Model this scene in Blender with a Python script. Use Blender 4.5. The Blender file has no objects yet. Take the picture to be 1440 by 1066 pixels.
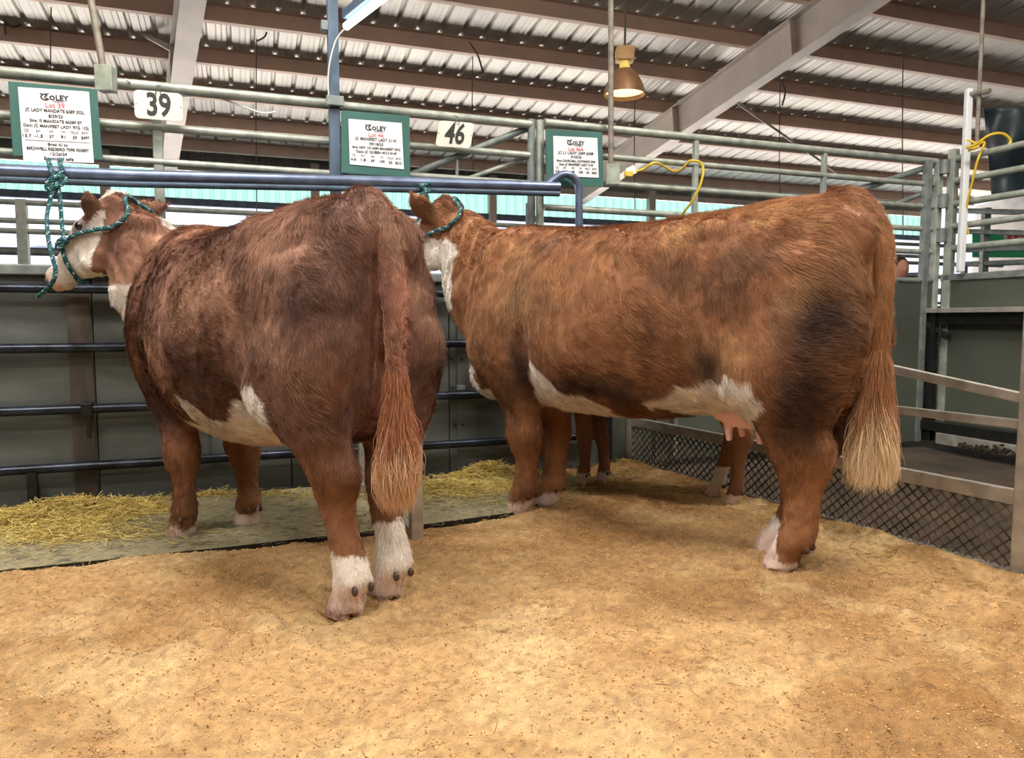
import bpy, bmesh, math, random
import numpy as np
from mathutils import Vector, Matrix
from mathutils.bvhtree import BVHTree
random.seed(7); RNG = np.random.default_rng(7)
SC = bpy.context.scene; COL = SC.collection
# ------------------------------------------------------------------ camera, world, light, exposure
FOC = 1040.0; CAMH = 0.92; TH = math.atan(83 / FOC)
cam = bpy.data.objects.new('camera', bpy.data.cameras.new('camera')); COL.objects.link(cam)
cam.data.sensor_fit = 'HORIZONTAL'; cam.data.sensor_width = 36; cam.data.lens = FOC / 1440 * 36
cam.location = (0, 0, CAMH); cam.rotation_euler = (math.pi / 2 - TH, 0, 0); cam.data.clip_end = 200
SC.camera = cam
SC.view_settings.view_transform = 'Standard'; SC.view_settings.look = 'None'
SC.view_settings.gamma = 1; SC.view_settings.use_curve_mapping = False
SC.view_settings.exposure = 0.25
w = bpy.data.worlds.new('sky'); SC.world = w; w.use_nodes = True
nt = w.node_tree; nt.nodes.clear()
out = nt.nodes.new('ShaderNodeOutputWorld'); bg = nt.nodes.new('ShaderNodeBackground')
tc = nt.nodes.new('ShaderNodeTexCoord'); sep = nt.nodes.new('ShaderNodeSeparateXYZ'); cr = nt.nodes.new('ShaderNodeValToRGB')
mr = nt.nodes.new('ShaderNodeMapRange'); mr.inputs['From Min'].default_value = -1; mr.inputs['From Max'].default_value = 1
nt.links.new(tc.outputs['Generated'], sep.inputs[0]); nt.links.new(sep.outputs['Z'], mr.inputs['Value'])
nt.links.new(mr.outputs[0], cr.inputs[0]); nt.links.new(cr.outputs[0], bg.inputs['Color']); nt.links.new(bg.outputs[0], out.inputs[0])
e = cr.color_ramp.elements
e[0].position = 0.0; e[0].color = (8.5, 7.9, 7.2, 1)      # sunlit pale ground outside
e[1].position = 1.0; e[1].color = (0.5, 0.68, 1.0, 1)
for p, c in ((0.485, (8.5, 7.9, 7.2, 1)), (0.505, (0.74, 0.80, 0.86, 1)), (0.65, (0.8, 0.9, 1.05, 1))):
    k = e.new(p); k.color = c
bg.inputs['Strength'].default_value = 1.15
# unseen tube lights added above the camera to light pen and roof, bodies below
FILL_TUBES = [(-2.4, 0.4, 4.2), (2.4, 0.4, 4.2), (0.0, -1.8, 4.2), (-1.2, 2.4, 4.0), (2.2, 3.2, 4.0)]
for (x, y, z) in FILL_TUBES:
    l = bpy.data.lights.new('fill_light', 'AREA'); l.shape = 'RECTANGLE'; l.size = 1.2; l.size_y = 0.12
    l.energy = 82; l.color = (1.0, 0.93, 0.83)
    o = bpy.data.objects.new('fill_light', l); COL.objects.link(o); o.location = (x, y, z - 0.04)
    l2 = l.copy(); l2.energy = 150; o = bpy.data.objects.new('fill_light_top', l2); COL.objects.link(o); o.location = (x, y, z + 0.14); o.rotation_euler = (math.pi, 0, 0)  # added uplight that brightens purlins and roof
# ------------------------------------------------------------------ maths helpers
A = np.array
def unit(v): v = A(v, float); return v / (np.linalg.norm(v) + 1e-12)
def ray(px, py):
    u = (px - 720) / FOC; v = (533 - py) / FOC
    return A([u, math.cos(TH) + v * math.sin(TH), -math.sin(TH) + v * math.cos(TH)])
CP = A([0, 0, CAMH])
def at(px, py, Y): d = ray(px, py); return CP + d * Y / d[1]
def ground(px, py, z=0.0): d = ray(px, py); return CP + d * (z - CAMH) / d[2]
def onplane(px, py, o, n):
    d = ray(px, py); n = A(n, float); return CP + d * (((A(o) - CP) @ n) / (d @ n))
_T = RNG.random((3, 65536))
def _h(i, j, k, s): return _T[s % 3][(i * 73856093 ^ j * 19349663 ^ k * 83492791 ^ s * 2654435) & 65535]
def vnoise(P, f, s=0):
    Q = np.asarray(P, float) * f + 1000.0; I = np.floor(Q).astype(np.int64); R = Q - I; R = R * R * (3 - 2 * R)
    i, j, k = I[:, 0], I[:, 1], I[:, 2]; x, y, z = R[:, 0], R[:, 1], R[:, 2]; o = 0
    for a in (0, 1):
        for b in (0, 1):
            for c in (0, 1):
                wgt = (x if a else 1 - x) * (y if b else 1 - y) * (z if c else 1 - z)
                o = o + wgt * _h(i + a, j + b, k + c, s)
    return o * 2 - 1
def fbm(P, f, n=4, s=0, g=0.5):
    o = 0; a = 1
    for k in range(n): o = o + a * vnoise(P, f * 2 ** k, s + k); a *= g
    return o
def sstep(a, b, x): t = np.clip((x - a) / (b - a), 0, 1); return t * t * (3 - 2 * t)
def catmull(pts, n):
    P = A(pts, float); m = len(P); ts = np.linspace(0, m - 1, n); out = []
    for t in ts:
        i = min(int(t), m - 2); u = t - i
        p0 = P[max(i - 1, 0)]; p1 = P[i]; p2 = P[i + 1]; p3 = P[min(i + 2, m - 1)]
        out.append(0.5 * ((2 * p1) + (-p0 + p2) * u + (2 * p0 - 5 * p1 + 4 * p2 - p3) * u * u + (-p0 + 3 * p1 - 3 * p2 + p3) * u ** 3))
    return A(out)
# ------------------------------------------------------------------ object helpers
def tag(o, label=None, cat=None, group=None, kind=None):
    if label: o['label'] = label
    if cat: o['category'] = cat
    if group: o['group'] = group
    if kind: o['kind'] = kind
    return o
def empty(name, loc, label=None, cat=None, group=None, rz=0):
    o = bpy.data.objects.new(name, None); COL.objects.link(o); o.location = Vector(loc); o.rotation_euler.z = rz
    o.empty_display_size = 0.1
    return tag(o, label, cat, group)
def link(name, me, m, parent=None, smooth=False):
    if smooth:
        me.polygons.foreach_set('use_smooth', [True] * len(me.polygons))
    for mm in (m if isinstance(m, (list, tuple)) else [m]): me.materials.append(mm)
    o = bpy.data.objects.new(name, me); COL.objects.link(o)
    if parent is not None:
        o.parent = parent; o.matrix_parent_inverse = Matrix.LocRotScale(parent.location, parent.rotation_euler, parent.scale).inverted()
    return o
class MB:
    def __init__(s): s.v = []; s.f = []; s.mi = []; s.cur = 0
    def add(s, vs, fs):
        n = len(s.v); s.v += [tuple(map(float, p)) for p in vs]; s.f += [tuple(i + n for i in f) for f in fs]; s.mi += [s.cur] * len(fs)
    def box(s, c, sx, sy, sz, X=(1, 0, 0), Y=(0, 1, 0), Z=(0, 0, 1)):
        c, X, Y, Z = A(c, float), A(X, float) * sx / 2, A(Y, float) * sy / 2, A(Z, float) * sz / 2
        vs = [c + a * X + b * Y + d * Z for d in (-1, 1) for b in (-1, 1) for a in (-1, 1)]
        s.add(vs, [(0, 2, 3, 1), (4, 5, 7, 6), (0, 1, 5, 4), (2, 6, 7, 3), (0, 4, 6, 2), (1, 3, 7, 5)])
    def bar(s, a, b, w, h, up=(0, 0, 1)):
        a = A(a, float); b = A(b, float); d = unit(b - a); sd = unit(np.cross(d, A(up, float))); u = np.cross(sd, d)
        s.box((a + b) / 2, np.linalg.norm(b - a), w, h, d, sd, u)
    def tube(s, pts, r, n=10, cap=True):
        P = A(pts, float); m = len(P); r = np.broadcast_to(A(r, float), (m,)); T = np.gradient(P, axis=0) if m > 2 else A([P[1] - P[0]] * 2)
        T = T / (np.linalg.norm(T, axis=1, keepdims=True) + 1e-9)
        nrm = np.cross(T[0], A([0, 0, 1.0])); 
        if np.linalg.norm(nrm) < 1e-3: nrm = A([1.0, 0, 0])
        nrm = unit(nrm); vs = []; fs = []
        for i in range(m):
            nrm = unit(nrm - T[i] * (nrm @ T[i])); bn = np.cross(T[i], nrm)
            for k in range(n):
                a = 2 * math.pi * k / n; vs.append(P[i] + r[i] * (math.cos(a) * nrm + math.sin(a) * bn))
        for i in range(m - 1):
            for k in range(n): k2 = (k + 1) % n; fs.append((i * n + k, i * n + k2, (i + 1) * n + k2, (i + 1) * n + k))
        if cap: fs.append(tuple(range(n))[::-1]); fs.append(tuple((m - 1) * n + k for k in range(n)))
        s.add(vs, fs)
    def loft(s, rings, n=28):
        """rings: (center, side, up, hw, up_len, down_len, exponent)"""
        vs = []; fs = []; m = len(rings)
        for (c, sd, up, hw, ul, dl, ex) in rings:
            c = A(c, float); sd = A(sd, float); up = A(up, float)
            for k in range(n):
                a = 2 * math.pi * k / n; ca, sa = math.cos(a), math.sin(a)
                x = math.copysign(abs(ca) ** (2 / ex), ca) * hw; y = math.copysign(abs(sa) ** (2 / ex), sa)
                vs.append(c + sd * x + up * (y * (ul if sa > 0 else dl)))
        for i in range(m - 1):
            for k in range(n): k2 = (k + 1) % n; fs.append((i * n + k, i * n + k2, (i + 1) * n + k2, (i + 1) * n + k))
        fs.append(tuple(range(n))[::-1]); fs.append(tuple((m - 1) * n + k for k in range(n)))
        s.add(vs, fs)
    def ball(s, c, r, X=(1, 0, 0), Y=(0, 1, 0), Z=(0, 0, 1), n=14):
        r = np.broadcast_to(A(r, float), (3,)); c = A(c, float); X, Y, Z = A(X, float) * r[0], A(Y, float) * r[1], A(Z, float) * r[2]
        vs = [c - Z]; fs = []; h = n // 2
        for i in range(1, h):
            t = math.pi * i / h
            for k in range(n): a = 2 * math.pi * k / n; vs.append(c - Z * math.cos(t) + math.sin(t) * (X * math.cos(a) + Y * math.sin(a)))
        vs.append(c + Z)
        for k in range(n): fs.append((0, 1 + (k + 1) % n, 1 + k))
        for i in range(h - 2):
            for k in range(n): k2 = (k + 1) % n; b = 1 + i * n; fs.append((b + k, b + k2, b + n + k2, b + n + k))
        b = 1 + (h - 2) * n
        for k in range(n): fs.append((b + k, b + (k + 1) % n, len(vs) - 1))
        s.add(vs, fs)
    def mesh(s, name):
        me = bpy.data.meshes.new(name); me.from_pydata(s.v, [], s.f)
        if any(s.mi): me.polygons.foreach_set('material_index', s.mi)
        me.update(); bm = bmesh.new(); bm.from_mesh(me); bmesh.ops.recalc_face_normals(bm, faces=bm.faces); bm.to_mesh(me); bm.free()
        return me
    def build(s, name, m, parent=None, smooth=False, bevel=0):
        o = link(name, s.mesh(name), m, parent, smooth)
        if smooth:
            o.data.set_sharp_from_angle(angle=math.radians(40))
        if bevel:
            b = o.modifiers.new('bevel', 'BEVEL'); b.width = bevel; b.segments = 2; b.limit_method = 'ANGLE'
        return o
# ------------------------------------------------------------------ materials
def sr(r, g, b): return tuple(((x / 255) / 12.92 if x / 255 < 0.04045 else ((x / 255 + 0.055) / 1.055) ** 2.4) for x in (r, g, b))
def mat(name, c1, c2=None, rough=0.6, metal=0.0, scale=6, bump=0.0, bscale=None, c3=None, stretch=(1, 1, 1), lo=0.35, hi=0.65, coat=0, attr=None, trans=0, emit=None, es=0, detail=6, sheen=0):
    m = bpy.data.materials.new(name); m.use_nodes = True; t = m.node_tree; b = t.nodes['Principled BSDF']
    b.inputs['Roughness'].default_value = rough; b.inputs['Metallic'].default_value = metal; b.inputs['Base Color'].default_value = (*c1, 1)
    if coat: b.inputs['Coat Weight'].default_value = coat
    if sheen: b.inputs['Sheen Weight'].default_value = sheen
    tcn = t.nodes.new('ShaderNodeTexCoord'); mp = t.nodes.new('ShaderNodeMapping'); mp.inputs['Scale'].default_value = stretch
    t.links.new(tcn.outputs['Object'], mp.inputs[0])
    colout = None
    if attr:
        at_ = t.nodes.new('ShaderNodeAttribute'); at_.attribute_name = attr; colout = at_.outputs['Color']
        t.links.new(colout, b.inputs['Base Color'])
    if c2 is not None:
        n = t.nodes.new('ShaderNodeTexNoise'); n.inputs['Scale'].default_value = scale; n.inputs['Detail'].default_value = detail
        t.links.new(mp.outputs[0], n.inputs[0]); r = t.nodes.new('ShaderNodeValToRGB')
        r.color_ramp.elements[0].position = lo; r.color_ramp.elements[1].position = hi
        r.color_ramp.elements[0].color = (*c1, 1); r.color_ramp.elements[1].color = (*c2, 1)
        if c3 is not None:
            k = r.color_ramp.elements.new((lo + hi) / 2); k.color = (*c3, 1)
        t.links.new(n.outputs[0], r.inputs[0]); t.links.new(r.outputs[0], b.inputs['Base Color'])
    if bump:
        n = t.nodes.new('ShaderNodeTexNoise'); n.inputs['Scale'].default_value = bscale or scale * 4; n.inputs['Detail'].default_value = 5
        t.links.new(mp.outputs[0], n.inputs[0]); bu = t.nodes.new('ShaderNodeBump'); bu.inputs['Strength'].default_value = bump; bu.inputs['Distance'].default_value = 0.01
        t.links.new(n.outputs[0], bu.inputs['Height']); t.links.new(bu.outputs[0], b.inputs['Normal'])
    if trans:
        tr = t.nodes.new('ShaderNodeBsdfTranslucent'); tr.inputs[0].default_value = (*c1, 1); mx = t.nodes.new('ShaderNodeMixShader'); mx.inputs[0].default_value = trans
        t.links.new(b.outputs[0], mx.inputs[1]); t.links.new(tr.outputs[0], mx.inputs[2]); t.links.new(mx.outputs[0], t.nodes['Material Output'].inputs['Surface'])
    if emit:
        b.inputs['Emission Color'].default_value = (*emit, 1); b.inputs['Emission Strength'].default_value = es
    return m
M = dict(
 roof=mat('galvanised_roof', sr(214, 208, 200), sr(196, 192, 187), 0.45, 0.2, 1.2),
 purlin=mat('primer_steel', sr(206, 178, 158), sr(192, 170, 158), 0.6, 0.1, 3, stretch=(1, 1, 1)),
 rafter=mat('grey_steel', sr(200, 188, 178), sr(180, 170, 162), 0.55, 0.1, 2),
 galv=mat('galvanised_pipe', sr(176, 182, 174), sr(140, 150, 144), 0.45, 0.25, 14, 0.15, 60),
 galvd=mat('dull_pipe', sr(138, 148, 146), sr(108, 118, 120), 0.5, 0.25, 12, 0.1, 50),
 bluebar=mat('blue_grey_bar', sr(120, 136, 168), sr(96, 110, 138), 0.3, 0.55, 10, 0.05, 40),
 bluepost=mat('blue_grey_post', sr(92, 112, 138), sr(74, 90, 108), 0.45, 0.2, 8),
 darkrail=mat('dark_painted_rail', sr(52, 62, 80), sr(30, 34, 42), 0.24, 0.5, 9, 0.08, 40),
 board=mat('painted_sheet', sr(104, 110, 108), sr(66, 72, 72), 0.5, 0.1, 2.4, 0.12, 22, c3=sr(90, 95, 92), stretch=(0.7, 0.7, 2.6), lo=0.3, hi=0.72),
 boardb=mat('brown_stained_board', sr(92, 84, 78), sr(64, 58, 52), 0.6, 0, 5, 0.1, 30, stretch=(2, 2, 0.6)),
 board2=mat('grey_green_sheet', sr(96, 102, 92), sr(70, 76, 70), 0.42, 0.15, 1.6, 0.1, 16, lo=0.25, hi=0.8),
 black=mat('black_paint', sr(22, 23, 24), sr(38, 38, 38), 0.4, 0.2, 12),
 alu=mat('aluminium', sr(205, 203, 198), sr(172, 170, 166), 0.38, 0.6, 16, 0.1, 90),
 mesh=mat('expanded_metal', sr(132, 122, 110), sr(78, 66, 54), 0.5, 0.4, 9),
 mud=mat('crusted_mud', sr(58, 48, 36), sr(34, 28, 22), 0.9, 0, 30, 0.6, 80),
 greenb=mat('dark_green_board', sr(58, 108, 102), sr(50, 96, 92), 0.5, 0, 3),
 paper=mat('white_paper', sr(236, 238, 246), None, 0.7),
 plate=mat('white_plate', sr(236, 236, 226), sr(226, 226, 216), 0.35, 0, 5),
 ink=mat('black_ink', sr(40, 46, 48), None, 0.6), red=mat('red_ink', sr(226, 104, 104), None, 0.6), grey=mat('grey_ink', sr(130, 134, 142), None, 0.6),
 conduit=mat('dusty_conduit', sr(150, 144, 134), sr(118, 112, 104), 0.6, 0.2, 20),
 box=mat('cast_box', sr(168, 178, 166), sr(136, 146, 136), 0.6, 0.2, 20, 0.2, 60),
 yellow=mat('yellow_cord', sr(232, 200, 60), sr(210, 176, 50), 0.5, 0, 20),
 white=mat('white_plastic', sr(232, 234, 232), None, 0.45),
 pvc=mat('white_pole', sr(226, 232, 238), None, 0.35),
 wire=mat('dark_wire', sr(86, 80, 76), None, 0.6),
 lampshade=mat('lamp_shade', sr(170, 132, 96), sr(140, 108, 80), 0.4, 0.3, 9),
 lampin=mat('lamp_reflector', sr(255, 240, 190), None, 0.3, 0, emit=(1.0, 0.82, 0.42), es=1.6),
 lampneck=mat('lamp_socket', sr(235, 205, 90), None, 0.4, 0, emit=(1.0, 0.75, 0.2), es=0.35),
 tube=mat('lit_tube', (1, 1, 1), None, 0.4, 0, emit=(0.9, 1.0, 1.0), es=6),
 tarp=mat('black_tarp', sr(34, 50, 58), sr(24, 36, 44), 0.5, 0, 6, 0.4, 12),
 wtarp=mat('white_tarp', sr(176, 184, 204), sr(150, 160, 184), 0.6, 0, 3, 0.2, 6, trans=0.5, stretch=(1, 1, 3)),
 greenglass=mat('green_fibreglass', sr(104, 142, 136), None, 0.4, 0, trans=0.8),
 eave=mat('grey_siding', sr(140, 136, 132), sr(118, 114, 112), 0.55, 0.2, 3),  # grey siding metal with slight tonal noise
 banner=mat('green_banner', sr(86, 190, 150), None, 0.5, trans=0.4), bannerw=mat('banner_white', sr(240, 244, 244), None, 0.5), bannerr=mat('banner_red', sr(222, 92, 96), None, 0.5),
 hay=mat('hay', sr(200, 178, 96), None, 0.7, attr='col'),
 dirt=mat('packed_dirt', sr(70, 58, 44), sr(40, 34, 27), 0.9, 0, 4, 0.4, 40),
 hoof=mat('hoof_horn', sr(196, 158, 146), sr(150, 112, 100), 0.45, 0, 40, 0.3, 90),
 dewclaw=mat('dark_horn', sr(92, 68, 58), sr(60, 44, 38), 0.4, 0, 60),
 eye=mat('cow_eye', sr(30, 22, 20), None, 0.08, coat=1), udder=mat('udder_skin', sr(240, 202, 204), sr(230, 188, 192), 0.5, 0, 12, 0.15, 60),
 skin=mat('person_skin', sr(206, 150, 128), None, 0.6), hairm=mat('dark_hair', sr(34, 30, 34), None, 0.6), shirt=mat('pink_shirt', sr(216, 150, 146), None, 0.7), jeans=mat('blue_jeans', sr(60, 74, 104), None, 0.8),
)
def mat_body(name):
    m = mat(name, (0.3, 0.15, 0.07), None, 0.75, 0, bump=0.25, bscale=90, attr='col', sheen=0.15); return m
def mat_hair(name, rough=0.55):
    m = bpy.data.materials.new(name); m.use_nodes = True; t = m.node_tree; b = t.nodes['Principled BSDF']
    a = t.nodes.new('ShaderNodeAttribute'); a.attribute_name = 'col'; t.links.new(a.outputs['Color'], b.inputs['Base Color'])
    b.inputs['Roughness'].default_value = rough; b.inputs['Specular IOR Level'].default_value = 0.35
    return m
M['cowskin'] = mat_body('cow_skin'); M['cowhair'] = mat_hair('cow_hair')
def strands(name, P, C, rad, m, parent=None):
    """P (n,k,3) world points, C (n,3) colours, rad (k,) or (n,k)"""
    n, k = P.shape[:2]; hc = bpy.data.hair_curves.new(name); hc.add_curves([k] * n)
    hc.attributes['position'].data.foreach_set('vector', np.ascontiguousarray(P, np.float32).ravel())
    ra = hc.attributes.get('radius') or hc.attributes.new('radius', 'FLOAT', 'POINT')
    ra.data.foreach_set('value', np.ascontiguousarray(np.broadcast_to(rad, (n, k)), np.float32).ravel())
    ca = hc.attributes.new('col', 'FLOAT_COLOR', 'CURVE'); ca.data.foreach_set('color', np.c_[np.clip(C, 0, 1), np.ones(n)].astype(np.float32).ravel())
    hc.materials.append(m); o = bpy.data.objects.new(name, hc); COL.objects.link(o)
    if parent is not None:
        o.parent = parent; o.matrix_parent_inverse = Matrix.LocRotScale(parent.location, parent.rotation_euler, parent.scale).inverted()
    return o
# ------------------------------------------------------------------ frames of the place
FE = unit([1, 0.37, 0]); FN = A([FE[1], -FE[0], 0])              # back fence: along, towards the viewer
FO = A([0, 4.42, 0])
def fpt(s, z, off=0): return FO + FE * s + A([0, 0, z]) + FN * off
def fs(px, py, off=0):                                           # pixel -> (s, z) on the fence plane
    q = onplane(px, py, FO + FN * off, FN); return (q - FO) @ FE, q[2]
CO = A([3.216, 5.61, 0.0]); RE = A([0.347, -0.938, 0]); RN = A([-0.938, -0.347, 0])   # right side fence
def rpt(s, z, off=0): return CO + RE * s + A([0, 0, z]) + RN * off
M0 = ground(1428, 812); ME = unit(ground(898, 655) - M0); MN = A([ME[1], -ME[0], 0]); MN = MN if MN[0] < 0 else -MN
def mpt(s, z, off=0): return M0 + ME * s + A([0, 0, z]) + MN * off
PD = unit([1, 0.36, 0]); DD = A([-PD[1], PD[0], 0]); SL = 0.138; RH = 6.3     # roof: purlin direction, down-slope direction
DV = unit(A([DD[0], DD[1], -SL])); RUP = unit(np.cross(PD, DV)); RUP = RUP if RUP[2] > 0 else -RUP
def roofpt(s, D, drop=0): return PD * s + DD * D + A([0, 0, RH - SL * D - drop])
def roofpx(px, py, drop=0):
    n = A([SL * DD[0], SL * DD[1], 1.0]); q = onplane(px, py, A([0, 0, RH - drop]), n); return q @ PD, q @ DD
# ================================================================== STRUCTURE
# ---- roof sheet
mb = MB(); per = 0.3048; prof = [(0, 0), (0.09, 0), (0.10, .006), (.115, 0), (0.16, 0), (0.17, .006), (.185, 0), (0.23, 0), (0.252, 0.034), (0.283, 0.034)]
S0, S1, D0, D1 = -15, 19, -6.5, 15.6
xs = [];
k = 0
while S0 + k * per < S1:
    for a, h in prof: xs.append((S0 + k * per + a, h))
    k += 1
vs = []; fsx = []
for D in (D0, D1):
    for s, h in xs: vs.append(roofpt(s, D) + RUP * h)
n = len(xs)
for i in range(n - 1): fsx.append((i, i + 1, n + i + 1, n + i))
mb.add(vs, fsx); tag(mb.build('ceiling', M['roof']), kind='structure')
# ---- purlins (zed section)
tn = 0
def trim(mb_, m, bevel=0):
    global tn; tn += 1; return tag(mb_.build('trim_%d' % tn, m, None, False, bevel), kind='structure')
for k in range(0, 17):
    D = 15.0 - 1.17 * k
    if D < -5.5: break
    mb = MB(); a, b = -14.8, 18.8; H_ = 0.2
    mb.box(roofpt((a + b) / 2, D, 0.006), b - a, 0.075, 0.006, PD, DV, RUP)
    mb.box(roofpt((a + b) / 2, D, 0) + DV * 0.035 - RUP * (H_ / 2), b - a, 0.006, H_, PD, DV, RUP)
    mb.box(roofpt((a + b) / 2, D, 0) + DV * 0.07 - RUP * H_, b - a, 0.075, 0.006, PD, DV, RUP)
    mb.box(roofpt((a + b) / 2, D, 0) + DV * 0.105 - RUP * (H_ - .012), b - a, 0.005, 0.022, PD, DV, RUP)
    trim(mb, M['purlin'])
# ---- rafters: I section under the purlins
def rafter(sa, Da, sb, Db, dep, wid, ta=1.0, tb=1.0):
    mb = MB(); t = 0.21; A1, B1 = roofpt(sa, Da, t), roofpt(sb, Db, t); d = unit(B1 - A1); sd = unit(np.cross(d, RUP))
    mb.bar(A1, B1, wid, 0.018, RUP); A2, B2 = A1 - RUP * dep * ta, B1 - RUP * dep * tb
    mb.bar(A2, B2, wid, 0.018, RUP)
    q = 0.006
    vs = [p + sd * x for p in (A1, B1, B2, A2) for x in (-q, q)]
    mb.add(vs, [(0, 2, 4, 6), (1, 7, 5, 3), (0, 1, 3, 2), (4, 5, 7, 6), (0, 6, 7, 1), (2, 3, 5, 4)])
    L = np.linalg.norm(B1 - A1)
    for k in range(1, int(L / 2.9)):
        f = k * 2.9 / L; c = A1 + (B1 - A1) * f - RUP * dep * (ta + (tb - ta) * f) / 2
        mb.box(c, 0.012, wid, dep * 1.0 * (ta + (tb - ta) * f), d, sd, RUP)
    return trim(mb, M['rafter'])
sR, dR = roofpx(1040, 135, 0.73); rafter(sR, -6, sR, 15.2, 0.52, 0.2)
sL, dL = roofpx(272, 10, 0.73); sL2, dL2 = roofpx(240, 222, 0.66); 
g = (sL2 - sL) / (dL2 - dL); rafter(sL + g * (-6 - dL), -6, sL + g * (15.2 - dL), 15.2, 0.5, 0.26)
rafter(2 * sL - sR - .4, -6, 2 * sL - sR - .4, 15.2, 0.5, 0.2)
# ---- far wall of the barn: siding, eave beam, translucent strip, tarpaulin, columns
WD = 15.5
def wpt(s, z, off=0): return PD * s + DD * (WD - off) + A([0, 0, z])
def corr_sheet(s0, s1, z0, z1, off, m, name, per=0.2, dep=0.03):
    mb = MB(); xs = []; s = s0
    while s < s1:
        for a, h in ((0, 0), (0.35, 0), (0.45, 1), (0.75, 1), (0.85, 0)): xs.append((s + a * per, h * dep))
        s += per
    n = len(xs); vs = [wpt(s, z, off + h) for z in (z0, z1) for s, h in xs]; fsx = [(i, i + 1, n + i + 1, n + i) for i in range(n - 1)]
    mb.add(vs, fsx); return mb.build(name, m)
tag(corr_sheet(-14, 18, 3.80, 4.25, 0.0, M['eave'], 'wall_back'), kind='structure')
bays = [(-13.5, -9.9), (-9.75, -6.2), (-6.05, -2.4), (-2.25, 1.3), (1.45, 5.0), (5.15, 8.9), (9.05, 12.7), (12.85, 17.5)]
for i, (a, b) in enumerate(bays):
    o = corr_sheet(a, b, 3.20, 3.72, 0.02, M['greenglass'], 'window_%d' % (i + 1)); tag(o, kind='structure')
mb = MB(); mb.bar(wpt(-14, 3.79, .06), wpt(18, 3.79, .06), 0.06, 0.12); trim(mb, M['rafter'])
mb = MB(); mb.bar(wpt(-14, 3.14, .08), wpt(18, 3.14, .08), 0.09, 0.13); trim(mb, M['bluepost'])
mb = MB(); mb.bar(wpt(-14, 2.15, .08), wpt(18, 2.15, .08), 0.08, 0.10); trim(mb, M['bluepost'])
for s in (-13.6, -9.82, -6.12, -2.32, 1.38, 5.08, 8.98, 12.78, 17.6):
    mb = MB(); mb.box(wpt(s, 2.0, .12), 0.16, 0.16, 4.0, PD, DD); trim(mb, M['rafter'])
mb = MB(); xs = np.linspace(-14, 18, 260); zs = np.linspace(2.2, 3.1, 9); n = len(xs)
off = 0.05 + 0.04 * np.sin(xs * 5.1) + 0.03 * np.sin(xs * 2.3 + 1)
vs = [wpt(s, z, o_ * (1 + .6 * math.sin(z * 6))) for z in zs for s, o_ in zip(xs, off)]
mb.add(vs, [(j * n + i, j * n + i + 1, (j + 1) * n + i + 1, (j + 1) * n + i) for j in range(8) for i in range(n - 1)])
tag(mb.build('tarpaulin_curtain', M['wtarp'], None, True), 'long white tarpaulin curtain hung below the green strip on the far barn wall', 'tarpaulin')
# ---- thin tie rods in the roof (cross bracing)
def rod(a, b, r, m=None):
    mb = MB(); mb.tube([a, b], r, 8); return trim(mb, m or M['rafter'])
rod(at(138, 12, 10.3), at(252, 75, 10.2), 0.04); rod(at(140, 137, 13.4), at(208, 182, 13.4), 0.03); rod(at(145, 196, 14.5), at(212, 243, 14.3), 0.03)
rod(at(308, 194, 14.3), at(246, 236, 14.4), 0.03); rod(at(1038, 145, 9.9), at(1180, 245, 12.5), 0.018)
for nm, a_, b_ in (('light_block_left', (-14.7, -6.5), (-14.7, 15.6)), ('light_block_right', (19.6, -6.5), (19.6, 15.6)), ('light_block_front', (-14.7, -6.6), (19.6, -6.6))):  # unseen walls added to block outside light from the sides and behind the camera
    p_, q_ = PD * a_[0] + DD * a_[1], PD * b_[0] + DD * b_[1]; za, zb = RH - SL * a_[1] - .02, RH - SL * b_[1] - .02
    mb = MB(); mb.add([p_, q_, q_ + A([0, 0, zb]), p_ + A([0, 0, za])], [(0, 1, 2, 3)]); tag(mb.build(nm, M['eave']), kind='structure')
# ---- ground inside the barn
mb = MB(); mb.box(PD * 1.5 + DD * 3.0 + A([0, 0, -.08]), 36, 25.6, 0.06, PD, DD); tag(mb.build('floor', M['dirt']), kind='structure')
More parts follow.
